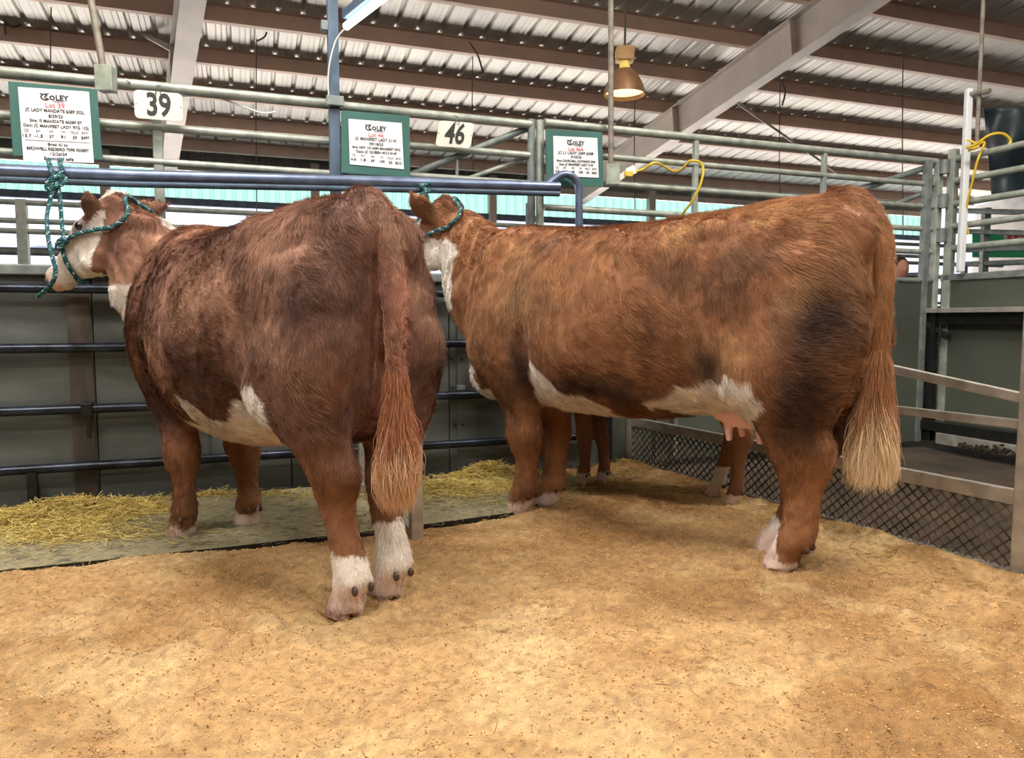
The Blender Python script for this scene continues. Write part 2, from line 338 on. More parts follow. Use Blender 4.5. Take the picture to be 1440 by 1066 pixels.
# ================================================================== THE CATTLE
def cow(name, label, cfg):
    R, f = cfg['R'], unit(cfg['f']); l = A([-f[1], f[0], 0]); up = A([0, 0, 1.0]); S = cfg.get('S', 1.0); SZ = cfg.get('SZ', S); SW = cfg.get('SW', S)
    calf = cfg.get('calf', False)
    rd = cfg.get('rear', 0.0)
    def wx(x, z): return x + rd * (1 - sstep(-.1, .6, x)) * sstep(.05, .42, z)
    def wxi(x, z):
        x0 = x
        for _ in range(4): x0 = x - rd * (1 - sstep(-.1, .6, x0)) * sstep(.05, .42, z)
        return x0
    def W(x, y, z): x = wx(x, z); return R + f * (x * S) + l * (y * SW) + up * (z * SZ)
    def Wa(P): return R + P[:, :1] * S * f + P[:, 1:2] * SW * l + P[:, 2:3] * SZ * up
    mb = MB()
    # trunk: x, top, bottom, half width, height of the widest place, exponent
    T = catmull(cfg.get('trunk', [
     (-.30, 1.20, .86, .07, 1.02, 2.0), (-.27, 1.285, .70, .16, 1.0, 2.1), (-.20, 1.335, .58, .235, .98, 2.15), (-.08, 1.355, .545, .275, .97, 2.25),
     (.08, 1.352, .53, .29, .97, 2.35), (.25, 1.335, .515, .305, .95, 2.3), (.45, 1.322, .485, .335, .92, 2.2), (.68, 1.318, .47, .35, .90, 2.15),
     (.90, 1.325, .475, .335, .90, 2.1), (1.08, 1.345, .485, .30, .90, 2.0), (1.22, 1.36, .50, .275, .89, 2.0), (1.36, 1.355, .545, .235, .90, 2.0),
     (1.47, 1.335, .62, .165, .95, 2.0), (1.54, 1.28, .74, .09, 1.0, 2.0)]), 60)
    bl_ = cfg.get('belly', 0.0); T[:, 2] += bl_ * sstep(-.1, .2, T[:, 0]) * (1 - sstep(1.1, 1.3, T[:, 0]))
    mb.loft([(W(t[0], 0, t[4]), l, up, t[3] * SW, (t[1] - t[4]) * SZ, (t[4] - t[2]) * SZ, t[5]) for t in T], 40)
    # muscle masses
    for s in (-1, 1):
        for (x, y, z, rx, ry, rz) in ((1.20, .185, .93, .17, .115, .27), (1.31, .13, .80, .14, .12, .17), (-.04, .15, .98, .25, .13, .27), (.20, .19, 1.215, .12, .06, .08), (-.24, .085, 1.19, .075, .06, .10), (.02, .2, .74, .19, .10, .15)):
            mb.ball(W(x, s * y, z), A([rx, ry, rz]) * S, f, l, up, 18)
    mb.ball(W(1.42, 0, .66), A([.13, .13, .13]) * S, f, l, up, 18)
    # neck
    poll = cfg['poll']; hd = unit(cfg['head']); HS = cfg.get('HS', 1.0)
    hup = unit(cfg['hup'] - hd * (cfg['hup'] @ hd)); hs = unit(np.cross(hup, hd)); 
    if hs @ l < 0: hs = -hs                                      # left side of the head
    def HP(h, v, w_): return poll + (hd * h + hup * v + hs * w_) * HS
    n0 = W(1.18, 0, 1.02); n3 = HP(.06, -.09, 0); n1 = W(1.42, 0, 1.09); n2 = n1 * .45 + n3 * .55 + up * .015 * S
    cs = catmull([n0, n1, n2, n3], 22); k = np.linspace(0, 1, 22)
    tg = np.gradient(cs, axis=0)
    for_r = []
    for i in range(22):
        d = unit(tg[i]); sd = unit(np.cross(up, d)); u_ = np.cross(d, sd); t = k[i]
        hw = np.interp(t, [0, .33, .66, 1], [.235, .175, .115, .085]) * S; ul = np.interp(t, [0, .33, .66, 1], [.32, .235, .165, .11]) * S; dl = np.interp(t, [0, .33, .66, 1], [.40, .31, .235, .15]) * S
        for_r.append((cs[i], sd, u_, hw, ul, dl, 2.1))
    mb.loft(for_r, 30)
    # head
    HR = catmull([(-.035, .03, .06, .035), (-.02, .055, .10, .065), (.04, .06, .14, .088), (.12, .055, .175, .10), (.19, .045, .195, .105), (.27, .03, .175, .085), (.34, .02, .135, .064), (.41, .012, .112, .056), (.46, .006, .105, .060), (.495, .0, .095, .060), (.52, -.015, .078, .045), (.53, -.03, .065, .02)], 40)
    mb.loft([(HP(r[0], (r[1] - r[2]) / 2 * 0, 0), hs, hup, r[3] * HS, r[1] * HS, r[2] * HS, 2.25) for r in HR], 24)
    for s in (-1, 1):
        mb.ball(HP(.175, .012, s * .085), A([.04, .028, .026]) * HS, hd, hs, hup, 12)      # brow
        mb.ball(HP(.22, -.12, s * .065), A([.09, .04, .07]) * HS, hd, hs, hup, 14)         # cheek
        mb.ball(HP(.495, -.03, s * .04), A([.025, .02, .022]) * HS, hd, hs, hup, 10)
    # ears
    for s, tip in ((1, cfg['earL']), (-1, cfg['earR'])):
        b0 = HP(.09, -.015, s * .075); tip = A(tip); d = unit(tip - b0); L = np.linalg.norm(tip - b0); wd = unit(np.cross(d, cfg.get('earn', A([0, 1.0, 0])))); th = np.cross(d, wd)
        er = catmull([(0, .026, .024), (.2, .048, .020), (.45, .062, .015), (.7, .052, .013), (.9, .028, .011), (1.0, .010, .008)], 16)
        mb.loft([(b0 + d * L * (i / 15), wd, th, r[1] * HS, r[2] * HS, r[2] * HS, 2) for i, r in enumerate(er)], 14)
    # legs
    feet = {}
    hindT = [(1.10, .02, .14, .20, .10), (.96, -.02, .15, .26, .125), (.86, -.03, .155, .265, .13), (.76, -.03, .16, .235, .125), (.68, -.045, .16, .195, .11), (.60, -.075, .15, .15, .09),
             (.54, -.105, .135, .115, .07), (.48, -.135, .12, .104, .064), (.43, -.135, .11, .094, .060), (.37, -.122, .10, .072, .052), (.29, -.108, .095, .054, .044), (.21, -.10, .09, .050, .043), (.15, -.09, .088, .054, .05), (.115, -.08, .086, .056, .054), (.08, -.055, .085, .050, .050), (.045, -.040, .085, .052, .050), (.01, -.030, .085, .054, .052)]
    foreT = [(1.0, 1.20, .165, .16, .10), (.86, 1.21, .175, .165, .11), (.74, 1.20, .165, .14, .10), (.64, 1.185, .145, .11, .085), (.55, 1.17, .125, .088, .07), (.47, 1.16, .115, .075, .06), (.40, 1.155, .108, .074, .064), (.35, 1.15, .105, .066, .060),
             (.28, 1.14, .10, .047, .044), (.20, 1.14, .096, .044, .042), (.14, 1.145, .094, .052, .05), (.11, 1.155, .094, .054, .053), (.08, 1.17, .094, .050, .048), (.045, 1.18, .094, .050, .048), (.015, 1.185, .094, .050, .048)]
    LT = cfg.get('legthin', 1.12)
    for key, T0, bx, by in (('HL', hindT, 0, .085), ('HR', hindT, 0, .085), ('FL', foreT, 1.2, .095), ('FR', foreT, 1.2, .095)):
        s = 1 if key[1] == 'L' else -1; fx, fy = cfg['feet'][key]; T1 = catmull(T0, 46); rg = []
        for z, x, y, fa, la in T1:
            if key[0] == 'H': x += cfg.get('hock', 0) * math.exp(-((z - .5) / .17) ** 2)
            wgt = 1 - sstep(.05, .75, z); xx = x + (fx - bx) * wgt; yy = s * y * (1 - wgt) + (fy + s * (y - by)) * wgt
            th_ = LT if z < .6 else LT + (1 - LT) * (z - .6) / .5
            rg.append((W(xx, yy, z), f, l, fa * S * th_, la * SW * th_, la * SW * th_, 2.1))
        mb.loft(rg, 22); feet[key] = (fx, fy)
    # tail
    tp = catmull([W(*p) for p in cfg['tail']], 40); tl = np.linspace(0, 1, 40)
    mb.tube(tp, np.interp(tl, [0, .1, .3, .6, 1], [.05, .05, .042, .03, .016]) * S, 12)
    # one continuous skin
    me = mb.mesh('tmp'); o = bpy.data.objects.new('tmp', me); COL.objects.link(o)
    rm = o.modifiers.new('r', 'REMESH'); rm.mode = 'VOXEL'; rm.voxel_size = cfg.get('vox', 0.011)
    sm = o.modifiers.new('s', 'SMOOTH'); sm.factor = 0.5; sm.iterations = cfg.get('smooth', 7)
    dg = bpy.context.evaluated_depsgraph_get(); me2 = bpy.data.meshes.new_from_object(o.evaluated_get(dg)); bpy.data.objects.remove(o)
    nv = len(me2.vertices); V = np.empty(nv * 3); me2.vertices.foreach_get('co', V); V = V.reshape(-1, 3)
    NR = np.empty(nv * 3); me2.vertices.foreach_get('normal', NR); NR = NR.reshape(-1, 3)
    def loc(P): q = P - R; zz = q[:, 2] / SZ; return np.c_[wxi(q @ f / S, zz), q @ l / SW, zz]
    def hloc(P): q = (P - poll) / HS; return np.c_[q @ hd, q @ hup, q @ hs]
    X = loc(V); nl = np.c_[NR @ f, NR @ l, NR[:, 2]]
    # modelling of folds, hollows and creases
    disp = 0.006 * fbm(V, 5, 3, 3) * S
    x, y, z = X.T; ay = np.abs(y)
    body = (z > .5) & (x > -.4) & (x < 1.6)
    # flank hollow, elbow crease, thigh/flank crease, rear cleft, neck wrinkles
    disp -= .018 * np.exp(-((x - .42) / .12) ** 2 - ((z - 1.13) / .09) ** 2) * body
    disp -= .020 * np.exp(-((x - .30) / .05) ** 2 - ((z - .66) / .14) ** 2) * body
    disp -= .022 * np.exp(-((x - 1.02) / .045) ** 2 - ((z - .80) / .24) ** 2) * body
    disp -= .020 * np.exp(-((x + .10) / .10) ** 2 - ((z - 1.20) / .05) ** 2) * body * (ay > .08)
    disp -= .05 * np.exp(-(y / .045) ** 2) * (x < -.12) * (x > -.31) * sstep(1.24, 1.12, z) * sstep(.48, .62, z)
    disp += .012 * np.exp(-((x - .66) / .35) ** 2 - ((z - .78) / .2) ** 2) * np.sin(x * 46) * .25 * body
    neck = sstep(1.25, 1.4, x) * sstep(.75, .95, z)
    disp += .010 * neck * np.sin((x * .9 + z * .25 + .15 * vnoise(V, 4, 2)) * 85) * .5
    V2 = V + NR * disp[:, None] * S
    me2.vertices.foreach_set('co', V2.ravel()); me2.update()
    colf = cfg['color']
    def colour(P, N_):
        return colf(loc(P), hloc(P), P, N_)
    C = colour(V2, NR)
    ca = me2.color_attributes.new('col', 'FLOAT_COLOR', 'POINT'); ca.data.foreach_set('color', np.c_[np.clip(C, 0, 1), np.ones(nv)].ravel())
    root = link(name, me2, M['cowskin'], None, True)
    tag(root, label, 'calf' if calf else 'cow')
    # hooves: two claws, two dewclaws each
    for key, (fx, fy) in feet.items():
        h = MB(); dws = []
        for s in (-1, 1):
            c0 = (fx - (0.03 if key[0] == 'H' else 0.012), fy + s * .0255)
            rg = []
            for t_, zz, fa, la, dx in ((0, .055, .032, .020, -.010), (.4, .03, .042, .022, -.002), (.8, .006, .052, .024, .008), (1, -.012, .056, .025, .012)):
                rg.append((W(c0[0] + dx, c0[1], zz), f, l, fa * S, la * S, la * S, 2.6))
            h.loft(rg, 16)
            dw_ = MB(); dw_.ball(W(fx - (.135 if key[0] == 'H' else .09), fy + s * .03, .10), A([.013, .010, .016]) * S, f, l, up, 10); dws.append(dw_)
        ho = h.build('hoof', M['hoof'], root, True)
        for d_ in dws: d_.build('dewclaw', M['dewclaw'], ho, True)
    for s in (-1, 1):
        e_ = MB(); e_.ball(HP(.165, .008, s * .098), .021 * HS, hd, hs, hup, 16); e_.build('eye', M['eye'], root, True)
    if cfg.get('udder'):
        u_ = MB(); u_.ball(W(.12, 0, .585), A([.19, .125, .085]) * S, f, l, up, 20)
        for (tx, ty) in ((.19, .055), (.19, -.055), (.07, .06), (.07, -.06)):
            u_.tube([W(tx, ty, .56), W(tx + .002, ty * 1.1, .50), W(tx - .004, ty * 1.15, .455)], [.03, .017, .012], 12)
        uo = u_.build('udder', M['udder'], root, True)
        r2 = uo.modifiers.new('r', 'REMESH'); r2.mode = 'VOXEL'; r2.voxel_size = .006; r2.use_smooth_shade = True; s2 = uo.modifiers.new('s', 'SMOOTH'); s2.iterations = 4
    # ---- coat
    me2.calc_loop_triangles(); nt_ = len(me2.loop_triangles); tri = np.empty(nt_ * 3, np.int32); me2.loop_triangles.foreach_get('vertices', tri); tri = tri.reshape(-1, 3)
    a, b, c = V2[tri[:, 0]], V2[tri[:, 1]], V2[tri[:, 2]]; ar = np.linalg.norm(np.cross(b - a, c - a), axis=1) / 2
    n = int(cfg['hairs']); idx = RNG.choice(nt_, n, p=ar / ar.sum()); r1 = np.sqrt(RNG.random(n)); r2_ = RNG.random(n)
    w0, w1, w2 = 1 - r1, r1 * (1 - r2_), r1 * r2_
    P0 = a[idx] * w0[:, None] + b[idx] * w1[:, None] + c[idx] * w2[:, None]
    N0 = NR[tri[idx, 0]] * w0[:, None] + NR[tri[idx, 1]] * w1[:, None] + NR[tri[idx, 2]] * w2[:, None]; N0 /= np.linalg.norm(N0, axis=1, keepdims=True)
    L0 = loc(P0); H0 = hloc(P0)
    x, y, z = L0.T
    onhead = (H0[:, 0] > .0) & (H0[:, 0] < .56) & (np.abs(H0[:, 2]) < .14) & (H0[:, 1] > -.24) & (H0[:, 1] < .1) & (x > 1.45)
    keep = ~(onhead & (H0[:, 0] > .46)) & ~(z < .02)
    keep &= ~(onhead & (np.hypot(H0[:, 0] - .165, H0[:, 1] - .008) < .024))
    P0, N0, L0, H0, onhead = P0[keep], N0[keep], L0[keep], H0[keep], onhead[keep]; n = len(P0); x, y, z = L0.T
    leg = sstep(.62, .45, z)
    ang = .9 * vnoise(P0, 3.0, 5) + .55 * vnoise(P0, 8.0, 6) + .25 * vnoise(P0, 24, 7)
    fl = (-f[None] * (1 - leg)[:, None] * .8 - up[None] * (.55 + .5 * leg)[:, None])
    fl = fl - N0 * np.sum(fl * N0, 1, keepdims=True); fl /= np.linalg.norm(fl, axis=1, keepdims=True) + 1e-9
    bt = np.cross(N0, fl); ang = ang * (1 - .6 * leg) + RNG.normal(0, .12, n)
    fl = fl * np.cos(ang)[:, None] + bt * np.sin(ang)[:, None]
    ln = (.031 + .010 * vnoise(P0, 6, 8)) * (1 + .15 * sstep(1.15, 1.35, z)) * (1 - .25 * leg) * (1 - .35 * sstep(.25, .1, z)) * S
    ln = np.where(onhead, ln * .45, ln); neckm = sstep(1.4, 1.55, x) * (~onhead); ln = ln * (1 - .25 * neckm)
    ln *= RNG.uniform(.7, 1.2, n); lift = .34 + .14 * vnoise(P0, 11, 9) + RNG.normal(0, .08, n)
    # clump towards shared points
    cl = np.c_[vnoise(P0, 42, 1), vnoise(P0, 42, 4), vnoise(P0, 42, 7)] * .010 * S
    st = []
    for t in (0, .35, .7, 1.0):
        st.append(P0 - N0 * .002 + fl * (ln * t)[:, None] + N0 * (ln * lift * (1.6 * t - .85 * t * t))[:, None] + cl * (t * t))
    PP = np.stack(st, 1)
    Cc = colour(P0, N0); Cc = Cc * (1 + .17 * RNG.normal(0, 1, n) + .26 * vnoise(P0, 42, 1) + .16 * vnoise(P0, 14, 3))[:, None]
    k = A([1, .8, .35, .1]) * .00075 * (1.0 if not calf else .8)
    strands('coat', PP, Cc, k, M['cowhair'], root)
    # ---- tail hair: whole length of the tail bone, long in the switch
    n = cfg['switch_n']; t = RNG.random(n) ** .62; ii = t * 39; i0 = ii.astype(int); i0 = np.minimum(i0, 38); fr = (ii - i0)[:, None]; B = tp[i0] * (1 - fr) + tp[i0 + 1] * fr
    dn = tp[i0 + 1] - tp[i0]; dn /= np.linalg.norm(dn, axis=1, keepdims=True)
    rd = RNG.normal(0, 1, (n, 3)); rd -= dn * np.sum(rd * dn, 1, keepdims=True); rd /= np.linalg.norm(rd, axis=1, keepdims=True)
    zend = cfg['switch_end']; topz = tp[-1][2]
    sw = sstep(.66, .92, t); ln = .045 + .02 * t + sw * RNG.uniform(.75, 1.0, n) * (np.maximum(B[:, 2] - zend, .05) - .05) 
    spread = cfg['spread'] * (.25 + .75 * sw) * RNG.random(n) ** .5
    rr = np.interp(t, [0, .1, .3, .6, 1], [.044, .044, .036, .025, .012]) * S; fe_ = cfg.get('flare_end', 1.0)
    dr = dn * .25 + A([0, 0, -1.0]) * .75; dr = np.where(sw[:, None] > .05, A([0, 0, -1.0]) * .9 + dn * .1, dr)
    st = []; ps = RNG.random((n, 3)) - .5; K_ = 90; cid = RNG.integers(0, K_, n); crd = RNG.normal(0, 1, (K_, 3)); crd[:, 2] = 0; crd /= np.linalg.norm(crd, axis=1, keepdims=True); crr = RNG.random(K_) ** .5; ln = np.where(sw > .5, ln * (.78 + .22 * RNG.random(K_))[cid], ln)
    bw = RNG.normal(0, .012, (K_, 3)) * A([1, 1, 0])
    for u_ in np.linspace(0, 1, 8):
        flare = np.where(sw > .05, (math.sin(u_ * math.pi * .62) * .75 + u_ * .25) * fe_ + (1 - fe_) * math.sin(u_ * math.pi * .9), u_ * .25)
        wob = .004 * np.c_[vnoise(np.c_[B[:, :2] * 30, np.full(n, u_ * 3)] + ps * 2, 1, 1), vnoise(np.c_[B[:, :2] * 30, np.full(n, u_ * 3)] + ps * 2, 1, 2), np.zeros(n)] * sw[:, None]
        wgt = (.75 * u_ ** .7 * sw)[:, None]; sp_ = cfg['spread'] * crr[cid] * flare
        off_ = rd * (rr + spread * flare)[:, None] * (1 - wgt) + crd[cid] * (rr + sp_)[:, None] * wgt
        st.append(B + off_ * A([1, 1, .25]) + dr * (ln * u_)[:, None] + wob + bw[cid] * sw[:, None] * math.sin(u_ * 4))
    PP = np.stack(st, 1); tipz = PP[:, -1, 2]
    zt = PP[:, 4, 2]; wf = sstep(cfg['white_z'][0], cfg['white_z'][1], zt + .04 * vnoise(B, 60, 3)) * cfg.get('white_tip', 1)
    c1, c2 = A(cfg['tail_col']), A(cfg['tip_col']); Cc = c1 * (1 - wf[:, None]) + c2 * wf[:, None]; Cc = Cc * (1 + .18 * RNG.normal(0, 1, n))[:, None]
    strands('tail_switch', PP, Cc, A([1, 1, 1, .9, .8, .65, .45, .2]) * .0008, M['cowhair'], root)
    bvh = BVHTree.FromPolygons([tuple(v) for v in V2], [tuple(t_) for t_ in tri])
    return root, HP, bvh, W
def mixc(a, b, t): t = t[:, None] if getattr(t, 'ndim', 0) == 1 else t; return a * (1 - t) + b * t
def inpoly(px, pz, poly):
    r = np.zeros(len(px), bool); m = len(poly)
    for i in range(m):
        x1, z1 = poly[i]; x2, z2 = poly[(i + 1) % m]
        cnd = ((z1 > pz) != (z2 > pz)) & (px < (x2 - x1) * (pz - z1) / (z2 - z1 + 1e-9) + x1); r ^= cnd
    return r
WHITE = A(sr(240, 234, 228)); PINKW = A(sr(226, 196, 186))
def coat_colour(kind):
    if kind == 'heifer': base, dark, lt = A(sr(136, 96, 78)), A(sr(72, 46, 41)), A(sr(184, 142, 116))
    elif kind == 'cow': base, dark, lt = A(sr(152, 104, 70)), A(sr(50, 32, 27)), A(sr(190, 146, 102))
    else: base, dark, lt = A(sr(140, 88, 52)), A(sr(60, 36, 26)), A(sr(170, 116, 72))
    def fn(X, Hh, P, N_):
        x, y, z = X.T; ay = np.abs(y); h, v, w_ = Hh.T; nz = .5 + .5 * fbm(P, 4, 4, 2)
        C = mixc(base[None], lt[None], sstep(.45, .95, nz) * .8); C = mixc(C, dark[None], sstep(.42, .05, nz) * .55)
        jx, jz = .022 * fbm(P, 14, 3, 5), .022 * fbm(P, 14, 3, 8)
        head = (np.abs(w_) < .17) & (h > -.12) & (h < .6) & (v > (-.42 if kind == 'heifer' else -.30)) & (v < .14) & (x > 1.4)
        def shade_blob(cx, cz, rx, rz, s=1): return np.exp(-((x - cx + jx) / rx) ** 2 - ((z - cz + jz) / rz) ** 2) * (s if True else 1)
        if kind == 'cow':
            C = mixc(C, dark[None], np.clip(shade_blob(-.19, .92, .12, .13) * 1.0 + shade_blob(-.14, .64, .09, .15) + .9 * shade_blob(.2, .76, .09, .07) + .35 * shade_blob(1.04, 1.02, .13, .16) + .9 * shade_blob(.72, .64, .28, .06) + .9 * shade_blob(1.05, .70, .07, .14) + .8 * shade_blob(-.09, .50, .07, .08) + .5 * shade_blob(1.20, .60, .09, .10) + .4 * shade_blob(.35, 1.1, .09, .06), 0, .9) * (ay > .1))  # dark blobs paint shading of thigh, flank, elbow and hind leg into the coat
            bel = inpoly(x + jx, z + jz, [(.46, .58), (.33, .545), (.36, .3), (.08, .3), (.06, .56), (.0, .63), (.04, .70), (.13, .72), (.24, .705), (.35, .66), (.46, .605)]) & (z > .42)
            br = inpoly(x + jx, z + jz, [(1.06, .4), (1.04, .74), (1.0, .76), (.93, .69), (.82, .62), (.72, .58), (.66, .55), (.64, .4)]) & (z > .4) & (ay < .32)
            ch = (x > 1.34) & (z < .84) & (z > .4) & (ay < .115 + jx)
            under = (N_[:, 2] < -.75) & (z > .4) & (x > -.05) & (x < 1.4) & ((x > .68) | (x < .36))
            wm = bel | br | ch | under
        elif kind == 'heifer':
            C = mixc(C, dark[None], np.clip(.7 * shade_blob(-.20, .98, .09, .13) + .5 * shade_blob(.05, .80, .12, .16) + .45 * shade_blob(.62, .80, .12, .2) + .6 * shade_blob(-.02, .52, .09, .08) + .55 * shade_blob(1.12, .62, .08, .12) + .5 * shade_blob(1.06, .95, .09, .25), 0, .7) * (ay > .06))  # same for the heifer: body shading put into the coat colour
            bel = inpoly(x + jx, z + jz, [(.72, .3), (.735, .70), (.70, .68), (.60, .625), (.50, .60), (.44, .61), (.34, .68), (.2, .72), (.05, .74), (-.03, .70), (-.0, .62), (.10, .58), (.14, .3)]) & (z > .44)
            ch = (x > 1.36) & (z < .9) & (z > .4) & (ay < .10 + jx)
            under = (N_[:, 2] < -.7) & (z > .42) & (x > -.05) & (x < 1.4)
            wm = bel | ch | under
            crest = (x > 1.40) & (x < 1.56) & (N_[:, 2] > .8) & (z > 1.28) & (ay < .06); wm = wm | crest
            cleft = np.exp(-(y / .05) ** 2) * (x < -.1) * sstep(.55, .7, z) * sstep(1.2, 1.05, z); C = mixc(C, A(sr(206, 138, 124))[None], cleft * .8)
        else:
            wm = (N_[:, 2] < -.6) & (z > .4)
        C = mixc(C, (WHITE * (.92 + .08 * nz[:, None])), wm * .93)
        C = mixc(C, (A(sr(138, 92, 56)) if kind != 'calf' else A(sr(120, 84, 56)))[None] * (.7 + .5 * nz[:, None]), sstep(.58, .40, z) * .75)
        # legs
        hind = x < .5
        wz = np.full(len(x), .10)
        if kind == 'heifer': wz = np.where(hind & (y > 0), .205, np.where(hind, .27, np.where(y < 0, .10, .07)))
        if kind == 'cow': wz = np.where(hind & (y > 0), .05 + .18 * sstep(-.065, -.02, x), np.where(hind, .16, .075))
        if kind == 'calf': wz = np.where(hind, np.where(y > 0, .10, .24), .10)
        feet = (z + jz * 1.2) < wz
        C = mixc(C, A(WHITE * .97)[None] * np.ones((len(x), 1)), feet * .95)
        C = mixc(C, PINKW[None], sstep(.13, .07, z) * .7 * feet)
        # face
        if kind == 'heifer': face = ((h + jx * .6 > .035 + 1.6 * np.clip(-v - .025, 0, .2)) & (v > -.21)) | ((v <= -.21) & (h > .31 - (-v - .21) * 1.3)); face |= (h < .03) & (v > .035) & (np.abs(w_) < .05)
        elif kind == 'cow': face = (h + jx > .10) & ~((np.hypot((h - .10) / .06, (v + .03) / .08) < 1) & (np.abs(w_) > .05))
        else: face = h > .1
        face &= head & ~((np.abs(w_) > .098) & (h < .13) & (v > -.12)); C = mixc(C, WHITE[None], face * .95)
        if kind == 'cow':
            thr = (x > 1.6) & (z < 1.33) & (z > .98) & (h > -.02) & (v < -.12) & (v > -.42) & ~head; C = mixc(C, WHITE[None], thr * .95)
        eyer = np.exp(-((h - .165) / .05) ** 2 - ((v - .004) / .036) ** 2) * (np.abs(w_) > .06) * head; C = mixc(C, A(sr(96, 52, 44))[None], eyer * .9)
        C = mixc(C, A(sr(226, 176, 158))[None], sstep(.44, .49, h) * head * .8)
        nost = np.exp(-((h - .505) / .013) ** 2 - ((v + .03) / .014) ** 2) * (np.abs(w_) > .025) * head; C = mixc(C, A(sr(60, 30, 30))[None], np.clip(nost * 1.3, 0, 1))
        tail = (x < -.235) & (ay < .05) & (z < 1.25); C = mixc(C, lt[None], tail * .45)
        return C
    return fn
C1 = dict(rear=.12, R=A([-.49, 2.357, 0]), f=A([-.713, .701, 0]), S=.985, SZ=.965, SW=.97, feet=dict(HL=(-.0, .085), HR=(.02, -.09), FL=(1.17, .14), FR=(1.13, -.14)),
    poll=at(169, 287, 3.36), head=at(72, 390, 3.46) - at(169, 287, 3.36), hup=A([-.75, .1, .65]), HS=1.0,
    earL=at(120, 266, 3.24), earR=at(236, 286, 3.46), earn=A([.2, 1, .2]),
    tail=[(-.12, .0, 1.325), (-.22, .01, 1.315), (-.315, .02, 1.22), (-.345, .02, 1.05), (-.345, .02, .85), (-.345, .015, .68), (-.34, .015, .54)],
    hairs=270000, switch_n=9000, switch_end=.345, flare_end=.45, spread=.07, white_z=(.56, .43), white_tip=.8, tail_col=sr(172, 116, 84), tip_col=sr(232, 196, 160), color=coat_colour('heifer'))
C2 = dict(hock=.05, legthin=1.2, rear=-.02, belly=.035, R=A([1.012, 2.762, 0]), f=A([-.766, .643, 0]), S=1.0, feet=dict(HL=(-.01, .085), HR=(.085, -.085), FL=(1.21, .096), FR=(1.19, -.096)),
    poll=at(630, 290, 3.84), head=at(548, 392, 3.98) - at(630, 290, 3.84), hup=A([-.75, .1, .65]), HS=1.0,
    earL=at(574, 268, 3.68), earR=at(668, 305, 4.0), earn=A([.2, 1, .2]),
    tail=[(-.12, 0, 1.33), (-.21, 0, 1.32), (-.29, 0, 1.23), (-.315, 0, 1.08), (-.315, 0, .86), (-.305, 0, .68), (-.30, .0, .56)],
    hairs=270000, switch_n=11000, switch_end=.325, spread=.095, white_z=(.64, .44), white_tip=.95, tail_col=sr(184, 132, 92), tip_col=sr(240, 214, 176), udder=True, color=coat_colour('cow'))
hR = (ground(1000, 702) + ground(1030, 715)) / 2; hF = ground(822, 684); cf = hF - hR; CL = np.linalg.norm(cf); cf /= CL; sC = CL / 1.2
C3 = dict(R=hR, f=cf, S=sC, SZ=.78, belly=.13, SW=sC * .85, calf=True, feet=dict(HL=(-.05, .10), HR=(.14, -.10), FL=(1.22, .10), FR=(1.10, -.10)), legthin=1.05,
    poll=hR + cf * 1.72 * sC + A([0, 0, .98]), head=A([-.75, .15, -.6]), hup=A([-.6, 0, .75]), HS=.68,
    earL=hR + cf * 1.68 * sC + A([-.08, -.19, 1.0]), earR=hR + cf * 1.80 * sC + A([.02, .17, 1.0]),
    tail=[(-.14, 0, 1.315), (-.24, 0, 1.31), (-.305, 0, 1.22), (-.335, 0, 1.05), (-.345, 0, .85), (-.34, 0, .72)],
    hairs=60000, switch_n=1500, switch_end=.42, spread=.03, white_z=(.5, .45), tail_col=sr(150, 96, 60), tip_col=sr(220, 190, 150), vox=.009, smooth=5, color=coat_colour('calf'))
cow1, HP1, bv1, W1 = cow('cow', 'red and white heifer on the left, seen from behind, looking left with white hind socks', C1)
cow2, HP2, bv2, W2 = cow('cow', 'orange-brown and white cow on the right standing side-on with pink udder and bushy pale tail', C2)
calf, HP3, bv3, W3 = cow('calf', 'small brown calf hidden behind the side-on cow, only its legs showing', C3)
# ================================================================== GROUND COVERS
EDGE = A([(-6, .9), (-3.2, 2.05), (-1.846, 2.601), (-1.108, 2.889), (-.407, 3.191), (0, 3.403), (.295, 3.778), (.5, 4.15), (.72, 4.75)])
def edge_y(x): return np.interp(x, EDGE[:, 0], EDGE[:, 1])
mx0, mx1 = M0[:2], M0[:2] + ME[:2] * 2.45
def mesh_side(P): return (P[:, 0] - M0[0]) * MN[0] + (P[:, 1] - M0[1]) * MN[1]      # >0 inside the pen
gx = np.arange(-3.4, 2.6, .0085); gy = np.arange(.7, 5.0, .0085); GX, GY = np.meshgrid(gx, gy); G = np.c_[GX.ravel(), GY.ravel(), np.zeros(GX.size)]
rag = .02 * fbm(G, 9, 3, 4); de = (edge_y(G[:, 0]) - G[:, 1]) + rag; right = G[:, 0] > .25
de = np.where(right, np.maximum(de, (4.72 + .37 * G[:, 0] - .33 - G[:, 1])), de)
dm = mesh_side(G) - .015 + rag * .5
dd = np.minimum(de, dm)
fine = fbm(G, 22, 4, 6); clod = np.maximum(0, fbm(G, 13, 3, 9)) ** 1.3
rough_zone = sstep(-.2, .5, fbm(G, 1.7, 2, 5))
hz = .012 + .016 * fbm(G, 2.2, 3, 1) + (.003 + .006 * rough_zone) * fine + .012 * clod * (.3 + rough_zone) + .0055 * vnoise(G, 90, 3)
for (fx, fy) in [(-.536, 2.287), (-.443, 2.428), (.996, 2.662), (1.027, 2.862)]:
    r = np.hypot(G[:, 0] - fx, G[:, 1] - fy); hz += -.018 * np.exp(-(r / .07) ** 2) + .014 * np.exp(-((r - .14) / .05) ** 2) * (.6 + .4 * fine)
